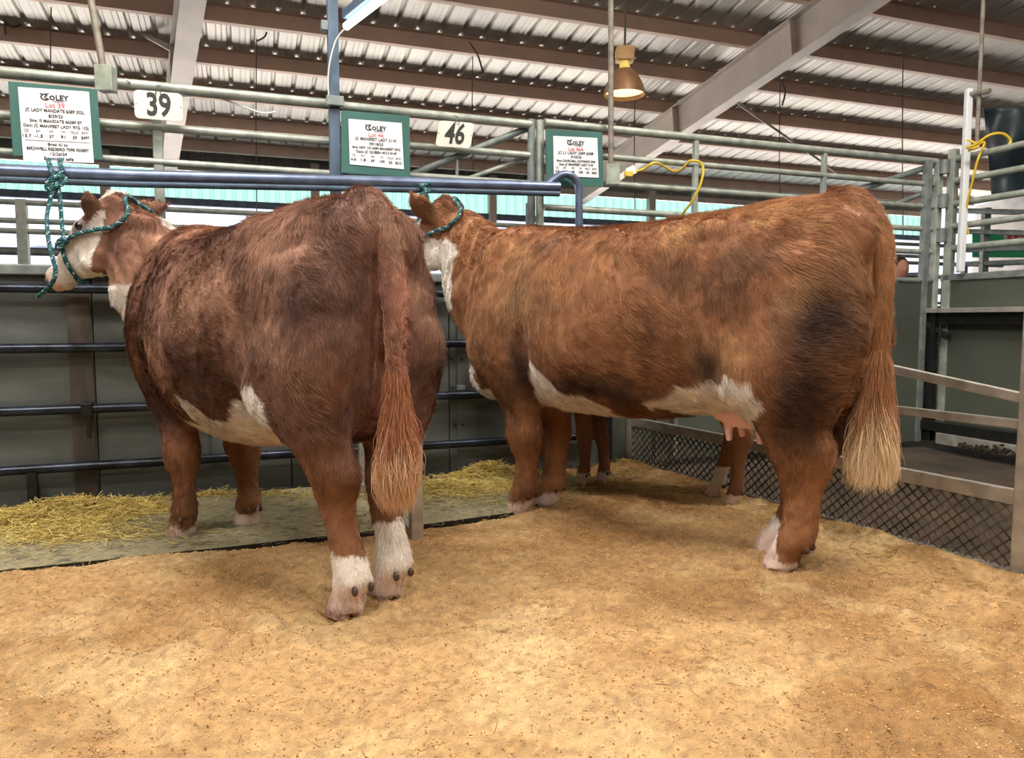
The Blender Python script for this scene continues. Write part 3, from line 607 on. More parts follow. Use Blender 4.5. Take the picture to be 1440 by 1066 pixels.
for (px, py, dr, da) in [(350, 895, .04, .02), (210, 900, .09, .02), (620, 805, .07, .014), (880, 860, .06, .012), (1180, 760, .08, .02), (1350, 870, .1, .02), (180, 1040, .06, .02)]:
    q = ground(px, py); r = np.hypot(G[:, 0] - q[0], (G[:, 1] - q[1])); hz += -da * np.exp(-(r / dr) ** 2) + da * .7 * np.exp(-((r - dr * 1.9) / (dr * .6)) ** 2)
hz += .035 * np.exp(-(dm / .16) ** 2) + .012 * np.exp(-((de - .2) / .15) ** 2)
hz = hz * sstep(0, .06, dd) - .006 * (1 - sstep(0, .04, de)) - .03 * sstep(.0, -.03, dd)
G[:, 2] = np.where(dd < -.03, -.04, hz); keepv = dd > -.03
nx = len(gx); ny = len(gy); I = np.arange(nx * ny).reshape(ny, nx); F4 = np.stack([I[:-1, :-1], I[:-1, 1:], I[1:, 1:], I[1:, :-1]], -1).reshape(-1, 4)
F4 = F4[keepv[F4].all(1)]; used = np.unique(F4); rm_ = -np.ones(nx * ny, int); rm_[used] = np.arange(len(used)); Gv = G[used]; F4 = rm_[F4]
me = bpy.data.meshes.new('wood_shavings'); me.vertices.add(len(Gv)); me.vertices.foreach_set('co', Gv.ravel()); me.loops.add(F4.size); me.loops.foreach_set('vertex_index', F4.ravel().astype(np.int32))
me.polygons.add(len(F4)); me.polygons.foreach_set('loop_start', np.arange(0, F4.size, 4, dtype=np.int32)); me.update(calc_edges=True); me.validate()
base = mixc(A(sr(182, 148, 102))[None], A(sr(156, 120, 76))[None], sstep(-.3, .7, fbm(Gv, 2.1, 4, 2)))
base = mixc(base, A(sr(198, 170, 124))[None], sstep(.1, .9, fbm(Gv, 3.3, 4, 7)) * .8)
wet = sstep(.25, .8, fbm(Gv, 1.3, 4, 11) + .55 * sstep(-.35, 0, -(mesh_side(Gv))) + .0)
hayz = np.exp(-(mesh_side(Gv) / .35) ** 2) * .8 + .5 * ((Gv[:, 0] > .3) & (Gv[:, 1] > 3.5)) + .55 * np.exp(-((Gv[:, 0] - 1.15) / .35) ** 2 - ((Gv[:, 1] - 1.75) / .35) ** 2)
base = mixc(base, A(sr(136, 98, 48))[None], np.clip(hayz * sstep(-.3, .5, fbm(Gv, 9, 4, 13)), 0, .85)); base = mixc(base, A(sr(150, 106, 58))[None], wet * .45)
base = base * (1 + .26 * vnoise(Gv, 85, 1) + .20 * vnoise(Gv, 40, 4))[:, None]; speck = sstep(.55, .75, vnoise(Gv, 52, 5)) * sstep(-.2, .5, vnoise(Gv, 5, 3)); base = mixc(base, A(sr(112, 74, 36))[None], speck * .6)
ca = me.color_attributes.new('col', 'FLOAT_COLOR', 'POINT'); ca.data.foreach_set('color', np.c_[base, np.ones(len(Gv))].ravel())
mshav = mat('wood_shavings', sr(210, 160, 96), None, 0.9, 0, bump=0.9, bscale=170, attr='col')
sh = link('wood_shavings', me, mshav, None, True); tag(sh, 'pale golden wood shavings spread loose over the pen floor', 'wood shavings', kind='stuff')
# mats
def slab(name, poly, z0, z1, m, label, cat, group=None):
    mb = MB(); n = len(poly); vs = [(p[0], p[1], z0) for p in poly] + [(p[0], p[1], z1) for p in poly]
    mb.add(vs, [tuple(range(n))[::-1], tuple(range(n, 2 * n))] + [(i, (i + 1) % n, n + (i + 1) % n, n + i) for i in range(n)])
    o = mb.build(name, [m, M['black']], None); o.data.polygons.foreach_set('material_index', [1 if abs(p.normal.z) < .5 else 0 for p in o.data.polygons]); return tag(o, label, cat, group)
M['mat'] = mat('rubber_mat', sr(120, 114, 98), sr(70, 72, 66), 0.85, 0, 19, 0.6, 70, c3=sr(150, 142, 112), lo=.25, hi=.75, stretch=(1, 1, 1), detail=9)
def foff(p, d): return (p[0] + FN[0] * d, p[1] + FN[1] * d)
fa = lambda s: tuple(fpt(s, 0, .07)[:2])
dv = A([-.395, 2.985]); dvt = A([-.80, 3.90])
slab('rubber_mat', [(-3.3, 2.02), (-1.846, 2.606), (-1.108, 2.894), (-.46, 3.17), (dvt[0] + .02, dvt[1]), fa(-.95), fa(-3.4)], -.04, .019, M['mat'], 'hay-strewn grey rubber mat under the front feet of the left heifer', 'rubber mat')
slab('rubber_mat', [(-.43, 3.185), (0, 3.408), (.295, 3.785), (.42, 4.05), (.30, 4.38), fa(-.90)], -.04, .0195, M['mat'], 'hay-strewn grey rubber mat under the front feet of the side-on cow', 'rubber mat')
# hay
def hay(name, label, spots, n, z=0.0, lenr=(.03, .12), flat=.25, r=.0011, cols=((206, 182, 96), (150, 128, 66), (226, 206, 130))):
    c = A([s_[:2] for s_ in spots]); sg = A([s_[2:4] for s_ in spots]); hh = A([s_[4] for s_ in spots]); wt = A([s_[5] if len(s_) > 5 else 1 for s_ in spots], float); i = RNG.choice(len(spots), n, p=wt / wt.sum())
    u = RNG.normal(0, 1, (n, 2)); P = c[i] + u * sg[i]
    hgt = hh[i] * np.exp(-.6 * (u ** 2).sum(1)) * RNG.random(n) ** .6 + z + .004
    # stay in front of the back fence
    q = (P - FO[:2]) @ FN[:2]; P = P + np.maximum(0, .06 + RNG.random(n) * .05 - q)[:, None] * FN[:2]
    ok_ = (P - M0[:2]) @ MN[:2] > .05; P, hgt = P[ok_], hgt[ok_]; n = len(P)
    az = RNG.random(n) * 2 * math.pi; el = RNG.normal(0, flat, n) * np.minimum(1, hgt / .02); L = RNG.uniform(*lenr, n)
    d = np.c_[np.cos(az) * np.cos(el), np.sin(az) * np.cos(el), np.sin(el)]; b = RNG.normal(0, .22, (n, 3)) * L[:, None]; b[:, 2] *= .35
    B = np.c_[P, hgt]; pts = [B + d * (L * (t - .5))[:, None] + b * (4 * t * (1 - t)) * .5 for t in (0, .33, .66, 1)]
    PP = np.stack(pts, 1); PP[..., 2] = np.maximum(PP[..., 2], z + .002)
    cc = A([sr(*k) for k in cols]); C = cc[RNG.integers(0, len(cols), n)] * RNG.uniform(.75, 1.15, (n, 1))
    return tag(strands(name, PP, C, A([1, 1, 1, 1.]) * r, M['hay'] if False else M['hay']), label, 'hay', kind='stuff')
def g2(px, py, sx, sy, h, w_=1): q = ground(px, py); return (q[0], q[1], sx, sy, h, w_)
hay('hay_pile', 'heap of yellow hay against the board fence at the left', [g2(105, 726, .17, .06, .07, 2), g2(170, 722, .13, .05, .05), g2(20, 740, .2, .06, .04, 1.2), g2(90, 755, .22, .10, .008, .8), g2(300, 700, .25, .04, .015, .35)], 6500, .02)
hay('hay_pile', 'tuft of hay against the fence between the two cows', [g2(690, 672, .13, .06, .07, 2), g2(655, 690, .25, .08, .02, 1.2), g2(600, 700, .3, .1, .01, .6)], 3600, .02)
hay('hay_pile', 'thin hay scattered at the mesh panel behind the calf', [g2(920, 655, .2, .12, .05, 2), g2(980, 668, .25, .12, .03, 1.2), g2(1120, 690, .2, .15, .03, 1.2), g2(880, 690, .3, .2, .012), g2(1230, 740, .2, .15, .015, .8), g2(1330, 790, .15, .12, .015, .6)], 4500, .015, flat=.2, cols=((190, 168, 92), (124, 104, 56), (160, 140, 80)))
hay('loose_hay', 'thin dusting of hay stems over the two grey rubber mats', [(-1.6, 3.05, .4, .15, 0), (-.9, 3.3, .3, .18, 0), (.0, 3.75, .25, .16, 0, 1.2), (-2.2, 2.75, .3, .15, 0), (-.3, 3.6, .2, .15, 0)], 2600, .020, (.015, .06), .06, .0008, ((176, 166, 120), (140, 132, 92), (196, 190, 150)))
hay('loose_straw', 'short dark straw bits scattered across the front of the shavings', [(-1, 1.9, 1.0, .45, .0), (0, 1.8, .8, .35, .0), (1.1, 1.85, .5, .35, 0, 1.6), (.5, 3.0, .6, .4, 0), (1.4, 2.3, .3, .3, 0, 1.2)], 800, .024, (.008, .05), .1, .0007, ((140, 100, 54), (100, 70, 36), (196, 160, 96), (172, 150, 84)))
# shaving crumbs
n = 60000; P = np.c_[RNG.uniform(-3, 2.4, n), .9 + 3.2 * RNG.random(n) ** 1.3, np.zeros(n)]; dq = np.minimum(edge_y(P[:, 0]) - P[:, 1], mesh_side(P) - .03); P = P[dq > .05]; n = len(P)
ix = np.clip(((P[:, 0] - gx[0]) / .0085).astype(int), 0, nx - 1); iy = np.clip(((P[:, 1] - gy[0]) / .0085).astype(int), 0, ny - 1); P[:, 2] = G[:, 2].reshape(ny, nx)[iy, ix] + .001
sz = RNG.uniform(.0018, .005, n); d1 = RNG.normal(0, 1, (n, 3)); d1 /= np.linalg.norm(d1, axis=1, keepdims=True); d2 = RNG.normal(0, 1, (n, 3)); d2 -= d1 * np.sum(d1 * d2, 1, keepdims=True); d2 /= np.linalg.norm(d2, axis=1, keepdims=True); d3 = np.cross(d1, d2)
V = np.stack([P + d1 * sz[:, None], P + d2 * sz[:, None] * .7, P - d1 * sz[:, None], P - d2 * sz[:, None] * .7, P + d3 * sz[:, None] * .35, P - d3 * sz[:, None] * .35], 1).reshape(-1, 3)
tp_ = A([(0, 1, 4), (1, 2, 4), (2, 3, 4), (3, 0, 4), (1, 0, 5), (2, 1, 5), (3, 2, 5), (0, 3, 5)]); Fc = (np.arange(n)[:, None, None] * 6 + tp_[None]).reshape(-1, 3)
me = bpy.data.meshes.new('shaving_crumbs'); me.vertices.add(len(V)); me.vertices.foreach_set('co', V.ravel()); me.loops.add(Fc.size); me.loops.foreach_set('vertex_index', Fc.ravel().astype(np.int32)); me.polygons.add(len(Fc)); me.polygons.foreach_set('loop_start', np.arange(0, Fc.size, 3, dtype=np.int32)); me.update(calc_edges=True)
cc = A([sr(206, 168, 112), sr(186, 144, 90), sr(156, 110, 62), sr(222, 190, 138)])[RNG.integers(0, 4, n)]; cc = np.repeat(cc, 6, 0); ca = me.color_attributes.new('col', 'FLOAT_COLOR', 'POINT'); ca.data.foreach_set('color', np.c_[cc, np.ones(len(cc))].ravel())
tag(link('shaving_crumbs', me, mat('crumb', (.5, .3, .1), None, .9, attr='col')), 'loose crumbs of sawdust lying on the shavings', 'sawdust', kind='stuff')
# ================================================================== FENCES
def pipe(par, a, b, r, m, name='rail', n=12): mb = MB(); mb.tube([a, b], r, n); return mb.build(name, m, par, True)
s755 = fs(755, 220)[0]; sC1 = (CO - FO) @ FE; s470 = fs(471, 200)[0]; s222 = fs(222, 240)[0]; sA = -3.9
# -- board fence (left to corner): sheets and dark rails
bf = empty('board_fence', fpt(-1.5, 0), 'grey board-clad fence with dark painted rails behind both cows', 'fence')
seams = [sA, fs(131, 500)[0], fs(131, 500)[0] + .93, fs(633, 500)[0], .62]
for i in range(len(seams) - 1):
    a, b = seams[i] + .003, seams[i + 1] - .003; mb = MB(); mb.box(fpt((a + b) / 2, .585, -.03), b - a, .015, 1.17, FE, FN); mb.build('sheet', M['board'], bf, bevel=.002)
mb = MB(); mb.box(fpt((sA + .62) / 2, .585, -.045), .62 - sA, .01, 1.16, FE, FN); mb.build('backing', M['black'], bf)
for s_, wd in ((fs(112, 500)[0], .10), (fs(658, 500)[0], .12), (-1.62, .12)):
    mb = MB(); mb.box(fpt(s_, .57, -.018), wd, .010, 1.12, FE, FN); mb.build('upright_strip', M['boardb'] if wd < .11 else M['board'], bf)
mb = MB(); mb.box(fpt((sA + .62) / 2, 1.16, -.015), .62 - sA, .05, .05, FE, FN); mb.build('top_rail', M['galvd'], bf, bevel=.006)
for zz, r in ((1.07, .022), (.785, .024), (.485, .024), (.20, .024)):
    mb = MB(); mb.tube([fpt(sA, zz, .03), fpt(.56, zz - (.0 if zz > .3 else .0), .03)], r, 12); mb.build('rail', M['darkrail'], bf, True)
for px in (48,):
    s_ = fs(px, 680)[0]; mb = MB(); mb.box(fpt(s_, .09, .03), .04, .04, .2, FE, FN); mb.build('foot_post', M['black'], bf)
mb = MB(); s_ = fs(125, 575)[0]; mb.box(fpt(s_, .485, .03), .05, .07, .06, FE, FN); mb.box(fpt(s_ + .005, .41, .05), .018, .018, .14, FE, FN); mb.build('clamp', M['black'], bf, bevel=.004)
for px, py in ((636, 505), (650, 505), (640, 597), (651, 597), (637, 545)):
    s_, z_ = fs(px, py); mb = MB(); mb.ball(fpt(s_, z_, -.012), .009, n=8); mb.build('bolt', M['black'], bf, True)
mb = MB(); s_, z_ = fs(648, 545); mb.box(fpt(s_, z_, .0), .05, .04, .03, FE, FN); mb.build('latch', M['galvd'], bf, bevel=.004)
# -- lighter sheets right of the cows up to the corner
gf = empty('sheet_fence', fpt(2.0, 0), 'grey-green sheet metal fence running behind the side-on cow to the corner', 'fence')
for a, b in ((.66, .98), (1.10, 2.2), (2.205, sC1 - .01)):
    mb = MB(); mb.box(fpt((a + b) / 2, .60, -.03), b - a, .02, 1.2, FE, FN); mb.build('sheet', M['board2'], gf, bevel=.003)
mb = MB(); mb.box(fpt(1.04, .6, -.01), .10, .05, 1.2, FE, FN); mb.build('post', M['boardb'], gf, bevel=.004)
mb = MB(); mb.box(fpt(.64, .6, .0), .05, .06, 1.2, FE, FN); mb.build('post', M['black'], gf, bevel=.004)
mb = MB(); mb.tube([fpt(.64, 1.21, -.03), fpt(sC1, 1.215, -.03)], .022, 10); mb.build('top_rail', M['galvd'], gf, True)
# -- upper pipe panels
pl = empty('pipe_panel', fpt(-1.8, 0), 'galvanised pipe panel above the board fence carrying the left number plate', 'fence panel')
Z3 = (2.085, 1.885, 1.715)
for zz, r in zip(Z3, (.026, .021, .019)): pipe(pl, fpt(sA, zz, -.05), fpt(s470, zz, -.05), r, M['galv'], 'pipe')
mb = MB(); mb.box(fpt(s222, 1.64, -.06), .045, .045, .9, FE, FN); mb.build('post', M['galv'], pl, bevel=.004)
pm = empty('pipe_panel', fpt(-.5, 0), 'galvanised pipe panel with diagonal braces above the cows carrying plate 46', 'fence panel')
for zz, r in zip((2.08, 1.90, 1.735), (.026, .021, .019)): pipe(pm, fpt(s470, zz, -.05), fpt(s755 - .02, zz, -.05), r, M['galv'], 'pipe')
pipe(pm, fpt(fs(575, 262)[0], 1.73, -.08), fpt(s755 - .02, 2.07, -.08), .02, M['galvd'], 'brace'); pipe(pm, fpt(fs(655, 258)[0], 1.73, -.09), fpt(s755 - .02, 1.90, -.09), .014, M['galv'], 'brace')
pipe(pm, fpt(fs(648, 232)[0], 1.90, -.08), fpt(fs(648, 258)[0], 1.73, -.08), .01, M['galv'], 'brace')
for ds, m_ in ((-.015, M['galvd']), (.04, M['galv'])):
    mb = MB(); mb.tube([fpt(s755 + ds, 1.16, -.05), fpt(s755 + ds, 2.11, -.05)], .024, 10); mb.build('post', m_, pm, True)
pipe(pm, fpt(fs(770, 300)[0], 1.16, -.3), fpt(fs(770, 300)[0], 1.66, -.3), .022, M['galvd'], 'post')
pr = empty('pipe_panel', fpt(2, 0), 'long galvanised pipe panel above the back of the side-on cow', 'fence panel')
for zz, r in zip((2.10, 1.93, 1.765, 1.60, 1.43), (.026, .02, .02, .02, .02)):
    pipe(pr, fpt(s755 + .07, zz + (0 if zz > 1.7 else 0), -.05), fpt(sC1 - .02, zz, -.05), r, M['galv'], 'pipe')
for px in (984, 1166):
    s_ = fs(px, 240)[0]; mb = MB(); mb.box(fpt(s_, 1.65, -.05), .032, .032, .92, FE, FN); mb.build('upright', M['galv'], pr, bevel=.004)
pipe(pr, fpt(1.4, 1.45, -.12), fpt(sC1 - .02, 2.08, -.07), .022, M['galvd'], 'brace'); pipe(pr, fpt(2.3, 1.50, -.14), fpt(sC1 - .02, 1.90, -.07), .018, M['galvd'], 'brace')
for ds in (-.13, -.02):
    mb = MB(); mb.box(fpt(sC1 + ds, 1.05, -.03), .045 if ds > -.1 else .05, .05, 2.1, FE, FN); mb.build('post', M['galvd'] if ds < -.1 else M['galv'], pr, bevel=.004)
for zz in (1.75, 2.0, 1.5):
    mb = MB(); mb.tube([fpt(sC1 - .02, zz, .02), fpt(sC1 - .02, zz + .10, .02)], .035, 10); mb.build('hinge', M['galvd'], pr, True)
# -- tying bar (blue grey), bends down at its right end
tb = empty('tie_bar', fpt(-1.5, 1.63, .1), 'blue-grey steel tying bar running above the cows, curving down at its right end', 'rail')
s805 = fs(812, 290, .09)[0]
pts = [fpt(sA, 1.575, .09), fpt(-2, 1.615, .09), fpt(-.5, 1.675, .09), fpt(s805 - .12, 1.70, .09)]
mb = MB(); mb.tube(pts, .030, 14); mb.build('bar', M['bluebar'], tb, True)
mb = MB(); mb.tube([p - A([0, 0, .038]) for p in pts], .018, 12); mb.build('lower_bar', M['bluepost'], tb, True)
lp = catmull([fpt(s805 - .2, 1.70, .09), fpt(s805 - .13, 1.76, .09), fpt(s805 - .06, 1.775, .09), fpt(s805, 1.73, .09), fpt(s805 + .01, 1.6, .09), fpt(s805 + .01, 1.4, .09), fpt(s805 + .01, 1.1, .05)], 30)
mb = MB(); mb.tube(lp, .022, 12); mb.build('bent_end', M['bluebar'], tb, True)
# -- blue post to the roof with tube fixture
bp = empty('steel_post', fpt(s470, 0), 'blue-grey steel post rising to the roof beside the board of lot 46', 'post')
mb = MB(); mb.box(fpt(s470, 1.95, -.01), .055, .06, 1.65, FE, FN); mb.build('shaft', M['bluepost'], bp, bevel=.004)
mb = MB(); mb.box(fpt(s470 - .045, 2.47, .0), .035, .05, .05, FE, FN); mb.build('bracket', M['galvd'], bp, bevel=.003); mb = MB(); mb.box(fpt(s470 + .0, 2.08, .03), .09, .04, .05, FE, FN); mb.build('clamp', M['galvd'], bp, bevel=.003)
# fluorescent tube fixture
def tube_fixture(a, b, label):
    a, b = A(a), A(b); r_ = empty('tube_light_fixture', (a + b) / 2, label, 'light', 'added ceiling tube lights' if 'aisle' in label else None)
    mb = MB(); mb.bar(a + A([0, 0, .055]), b + A([0, 0, .055]), .05, .045); mb.build('housing', M['bluepost'] if 'post' in label else M['white'], r_, bevel=.006)
    mb = MB(); mb.tube([a, b], .02, 12); mb.build('tube', M['tube'], r_, True)
fa0 = at(487, 37, 4.0); fb0 = at(560, -20, 3.55)
tube_fixture(fa0, fb0, 'lit fluorescent tube light on top of the blue-grey steel post')
for (x, y, z) in FILL_TUBES: tube_fixture((x - .6, y, z), (x + .6, y, z), 'lit fluorescent tube light hanging over the aisle')  # bodies for the added lights
# -- right side fence
rs = empty('side_fence', rpt(1, 0), 'dark grey-green sheet fence with pipe rails on the right side of the pen', 'fence')
for a, b in ((.0, .9), (.905, 2.6)):
    mb = MB(); mb.box(rpt((a + b) / 2, .61, -.03), b - a, .02, 1.2, RE, RN); mb.build('sheet', M['board2'], rs, bevel=.003)
mb = MB(); mb.box(rpt(1.3, 1.235, -.03), 2.6, .05, .05, RE, RN); mb.build('top_rail', M['galvd'], rs, bevel=.006)
for zz in (2.10, 1.94, 1.775, 1.61, 1.45): pipe(rs, rpt(.05, zz, -.03), rpt(3.0, zz, -.03), .024, M['galv'], 'pipe')
mb = MB(); mb.box(rpt(.05, 1.1, -.03), .06, .05, 2.15, RE, RN); mb.build('post', M['galv'], rs, bevel=.004)
mb = MB(); mb.box(rpt(.0, .5, .06), .10, .05, .98, RE, RN); mb.build('corner_post', M['black'], rs, bevel=.004)
sf = empty('ledge', rpt(.9, .98), 'pale ledge board on a black bracket on the right side fence', 'shelf')
mb = MB(); mb.box(rpt(.9, .99, .05), 1.9, .13, .035, RE, RN); mb.build('board', M['alu'], sf, bevel=.003)
mb = MB(); mb.box(rpt(.9, .93, .03), 1.9, .06, .08, RE, RN); mb.build('support', M['black'], sf); mb = MB(); mb.bar(rpt(-.03, .90, .09), rpt(.12, .80, .02), .03, .03); mb.build('brace', M['black'], sf)
kb = empty('kick_board', rpt(.8, .0), 'mud-crusted grey kick board at the foot of the right side fence', 'board')
mb = MB(); mb.box(rpt(.9, .05, .13), 1.5, .03, .08, RE, RN); mb.build('board', M['alu'], kb, bevel=.003)
mb = MB(); mb.box(rpt(.9, .13, .06), 1.9, .12, .07, RE, RN); mb.build('frame', M['black'], kb)
mb = MB()
for i in range(260): s_ = .35 + 1.2 * random.random(); mb.ball(rpt(s_, .02 + .06 * min(1, abs(random.gauss(0, .5))) * (.4 + .6 * math.sin(s_ * 7) ** 2), .147), (.014 + .016 * random.random(), .010, .009), n=6)
mb.build('mud', M['mud'], kb, True)
# -- white pole with cross handle
wp = empty('white_pole', rpt(.20, 1.265, .035), 'tall white pole with a short grey cross handle in the corner of the pen', 'pole')
b0 = at(1345, 385, 5.8); t0 = at(1351, 141, 5.8); t0 = rpt(.20, 2.56, .035); b0 = rpt(.20, 1.265, .035)
mb = MB(); mb.box((t0 + b0) / 2, .045, .045, t0[2] - b0[2]); mb.build('shaft', M['pvc'], wp, bevel=.008)
h0 = rpt(.20, 2.52, .035); h1 = rpt(.36, 2.50, .035); mb = MB(); mb.tube([h0, h1], .018, 12); mb.build('handle', M['conduit'], wp, True)
# -- black tarp at the right
mb = MB(); NX, NZ = 24, 24; vs = []
for j in range(NZ):
    for i in range(NX):
        u_, v_ = i / (NX - 1), j / (NZ - 1); a = at(1383 + 150 * u_ - 0 + 12 * v_, 152 + 125 * v_ - 6 * u_, 5.6 + .05 * math.sin(u_ * 14 + v_ * 3) + .04 * math.sin(v_ * 9 + u_ * 5)); vs.append(a)
mb.add(vs, [(j * NX + i, j * NX + i + 1, (j + 1) * NX + i + 1, (j + 1) * NX + i) for j in range(NZ - 1) for i in range(NX - 1)])
o = mb.build('tarp', M['tarp'], None, True); o.modifiers.new('s', 'SOLIDIFY').thickness = .006; tag(o, 'dark blue-black tarp hanging beyond the right side pipe rails', 'tarp')
# -- aluminium mesh panel on the right
ap = empty('mesh_panel', mpt(1.2, 0), 'low aluminium panel of diamond mesh with two rails on the right of the pen', 'fence panel')
LM = 2.36
mb = MB(); mb.box(mpt(-.02, .60, 0), .055, .055, 1.22, ME, MN); mb.build('post', M['alu'], ap, bevel=.004)
mb = MB(); mb.box(mpt(LM, .30, 0), .04, .04, .62, ME, MN); mb.build('post', M['alu'], ap, bevel=.004)
def flat(a, b, h, name='rail'): mb = MB(); mb.bar(a, b, .03, h); return mb.build(name, M['alu'], ap, bevel=.003)
flat(mpt(0, .645, .0), mpt(.80, .755, .0), .036); flat(mpt(0, .552, .0), mpt(LM, .548, .0), .032); flat(mpt(0, .290, 0), mpt(LM, .275, 0), .055); flat(mpt(0, .012, 0), mpt(LM, .012, 0), .03)
mb = MB(); pw, ph = .048, .0225; nc = int(LM / pw); nr = 11; thk = .0055
for r_ in range(nr + 1):
    zb_ = .022 + r_ * ph
    pts = [mpt(.0 + i * pw / 2, zb_ + ph / 2 + (ph / 2 if (i + r_) % 2 else -ph / 2), 0) for i in range(nc * 2 + 1)]
    for a_, b_ in zip(pts[:-1], pts[1:]):
        mb.bar(a_, b_, .007, thk)
mb.build('diamond_mesh', M['mesh'], ap)
# -- short aluminium divider between the cows
dvp = empty('divider_panel', (dv[0], dv[1], 0), 'low aluminium divider frame between the two cows, its post beside the heifer tail', 'fence panel')
ddv = unit(A([*(dvt - dv), 0])); nd = A([ddv[1], -ddv[0], 0]); D0_ = A([*dv, 0.])
mb = MB(); mb.box(D0_ + A([0, 0, .60]), .05, .05, 1.2, ddv, nd); mb.build('post', M['alu'], dvp, bevel=.004)
for zz in (.035, .552): mb = MB(); mb.bar(D0_ + A([0, 0, zz]), D0_ + ddv * 1.0 + A([0, 0, zz]), .035, .045); mb.build('rail', M['alu'], dvp, bevel=.003)
mb = MB(); mb.bar(D0_ + A([0, 0, .645]), D0_ + ddv * 1.0 + A([0, 0, .76]), .035, .04); mb.build('rail', M['alu'], dvp, bevel=.003)
mb = MB(); mb.box(D0_ + ddv * 1.0 + A([0, 0, .40]), .04, .04, .8, ddv, nd); mb.build('post', M['alu'], dvp, bevel=.004)
# ================================================================== SIGNS
FONT = bpy.data.fonts.load('<builtin>') if False else None
def text(s, size, c, m, par, name='lettering', X=FE, Z=(0, 0, 1), n=FN, bold=0.0, sx=1.0, shear=0.0, align='CENTER', ext=0.0006, fit=None):
    cu = bpy.data.curves.new('t', 'FONT'); cu.body = s; cu.size = size; cu.align_x = align; cu.align_y = 'CENTER'; cu.extrude = ext; cu.offset = bold; cu.resolution_u = 3; cu.shear = shear
    o = bpy.data.objects.new('t', cu); COL.objects.link(o); dg = bpy.context.evaluated_depsgraph_get(); me = bpy.data.meshes.new_from_object(o.evaluated_get(dg)); bpy.data.objects.remove(o)
    if fit:
        xv = [v.co.x for v in me.vertices]; sx = fit / (max(xv) - min(xv))
    X = unit(X); Z = unit(Z); nn = unit(np.cross(X, Z)); c = A(c, float)
    mt = Matrix(((X[0] * sx, Z[0], nn[0], c[0]), (X[1] * sx, Z[1], nn[1], c[1]), (X[2] * sx, Z[2], nn[2], c[2]), (0, 0, 0, 1))); me.transform(mt)
    return link(name, me, m, par)
def quadbox(cor, n, th, name, m, par, bevel=.002):
    vs = [A(c) for c in cor] + [A(c) - n * th for c in cor]
    mb = MB(); mb.add(vs, [(0, 1, 2, 3), (7, 6, 5, 4), (0, 4, 5, 1), (1, 5, 6, 2), (2, 6, 7, 3), (3, 7, 4, 0)]); return mb.build(name, m, par, bevel=bevel)
OFF = .045
def lot_sign(bpx, ppx, lines, label):
    """bpx/ppx: four corners (TL, TR, BR, BL) of board and paper"""
    q = [onplane(px, py, FO + FN * OFF, FN) for px, py in bpx]; r_ = empty('lot_sign', sum(q) / 4, label, 'sign')
    quadbox(q, FN, .012, 'board', M['greenb'], r_)
    p = [onplane(px, py, FO + FN * (OFF + .004), FN) for px, py in ppx]; quadbox(p, FN, .002, 'paper', M['paper'], r_, 0)
    TL, TR, BR, BL = p; X = unit(TR - TL); w_ = np.linalg.norm(TR - TL); hgt = np.linalg.norm(BL - TL); Zv = unit(TL - BL)
    def pos(u_, v_): return TL * (1 - u_) * (1 - v_) + TR * u_ * (1 - v_) + BR * u_ * v_ + BL * (1 - u_) * v_ + FN * .0015
    # emblem: cut C with a second C inside, then the rest of the name
    lv = lines['logo_v']; k = w_ * lines.get('ls', 1)
    cx = pos(.37, lv); mb = MB()
    def arc(c, r0, r1, a0, a1, sq=1.0):
        m_ = 26; vs = []
        for i in range(m_ + 1):
            a = math.radians(a0 + (a1 - a0) * i / m_)
            for rr in (r0, r1): vs.append(c + X * math.cos(a) * rr + Zv * math.sin(a) * rr * sq)
        mb.add(vs, [(2 * i, 2 * i + 1, 2 * i + 3, 2 * i + 2) for i in range(m_)])
    arc(cx, k * .044, k * .068, 60, 330, .80); arc(cx + X * k * .018, k * .014, k * .032, 50, 320, .9); arc(cx + X * k * .098 - Zv * k * .004, k * .020, k * .040, 0, 360, .95)
    mb.box(cx - X * k * .055 + Zv * k * .05, k * .035, .001, k * .012, X, FN, Zv); mb.box(cx + X * k * .03 + Zv * k * .055, k * .05, .001, k * .01, X, FN, Zv)
    mb.build('emblem', M['ink'], r_)
    text('LEY', k * .115, cx + X * k * .235 - Zv * k * .004, M['ink'], r_, X=X, Z=Zv, bold=k * .0035, fit=k * .185)
    text('HEREFORDS', k * .028, cx + X * k * .19 - Zv * k * .06, M['grey'], r_, X=X, Z=Zv, sx=1.2)
    for (s, u_, v_, sz, m_, b, sx_) in lines['t']: text(s, sz * w_, pos(u_, v_), M[m_], r_, X=X, Z=Zv, bold=b * w_ * .45, fit=sx_ * w_)
    for v_ in lines.get('rules', []): mb = MB(); mb.box(pos(.5, v_), w_ * .92, .0012, w_ * .005, X, FN, Zv); mb.build('rule', M['grey'], r_)
    return r_
def row(vals, us, v_, sz, m_, b): return [(s, u_, v_, sz, m_, b, .027 * len(s) + .01) for s, u_ in zip(vals, us)]
HEADS = ['CE', 'BW', 'WW', 'YW', 'MILK', 'BMI']; US = [.07, .24, .42, .59, .75, .90]
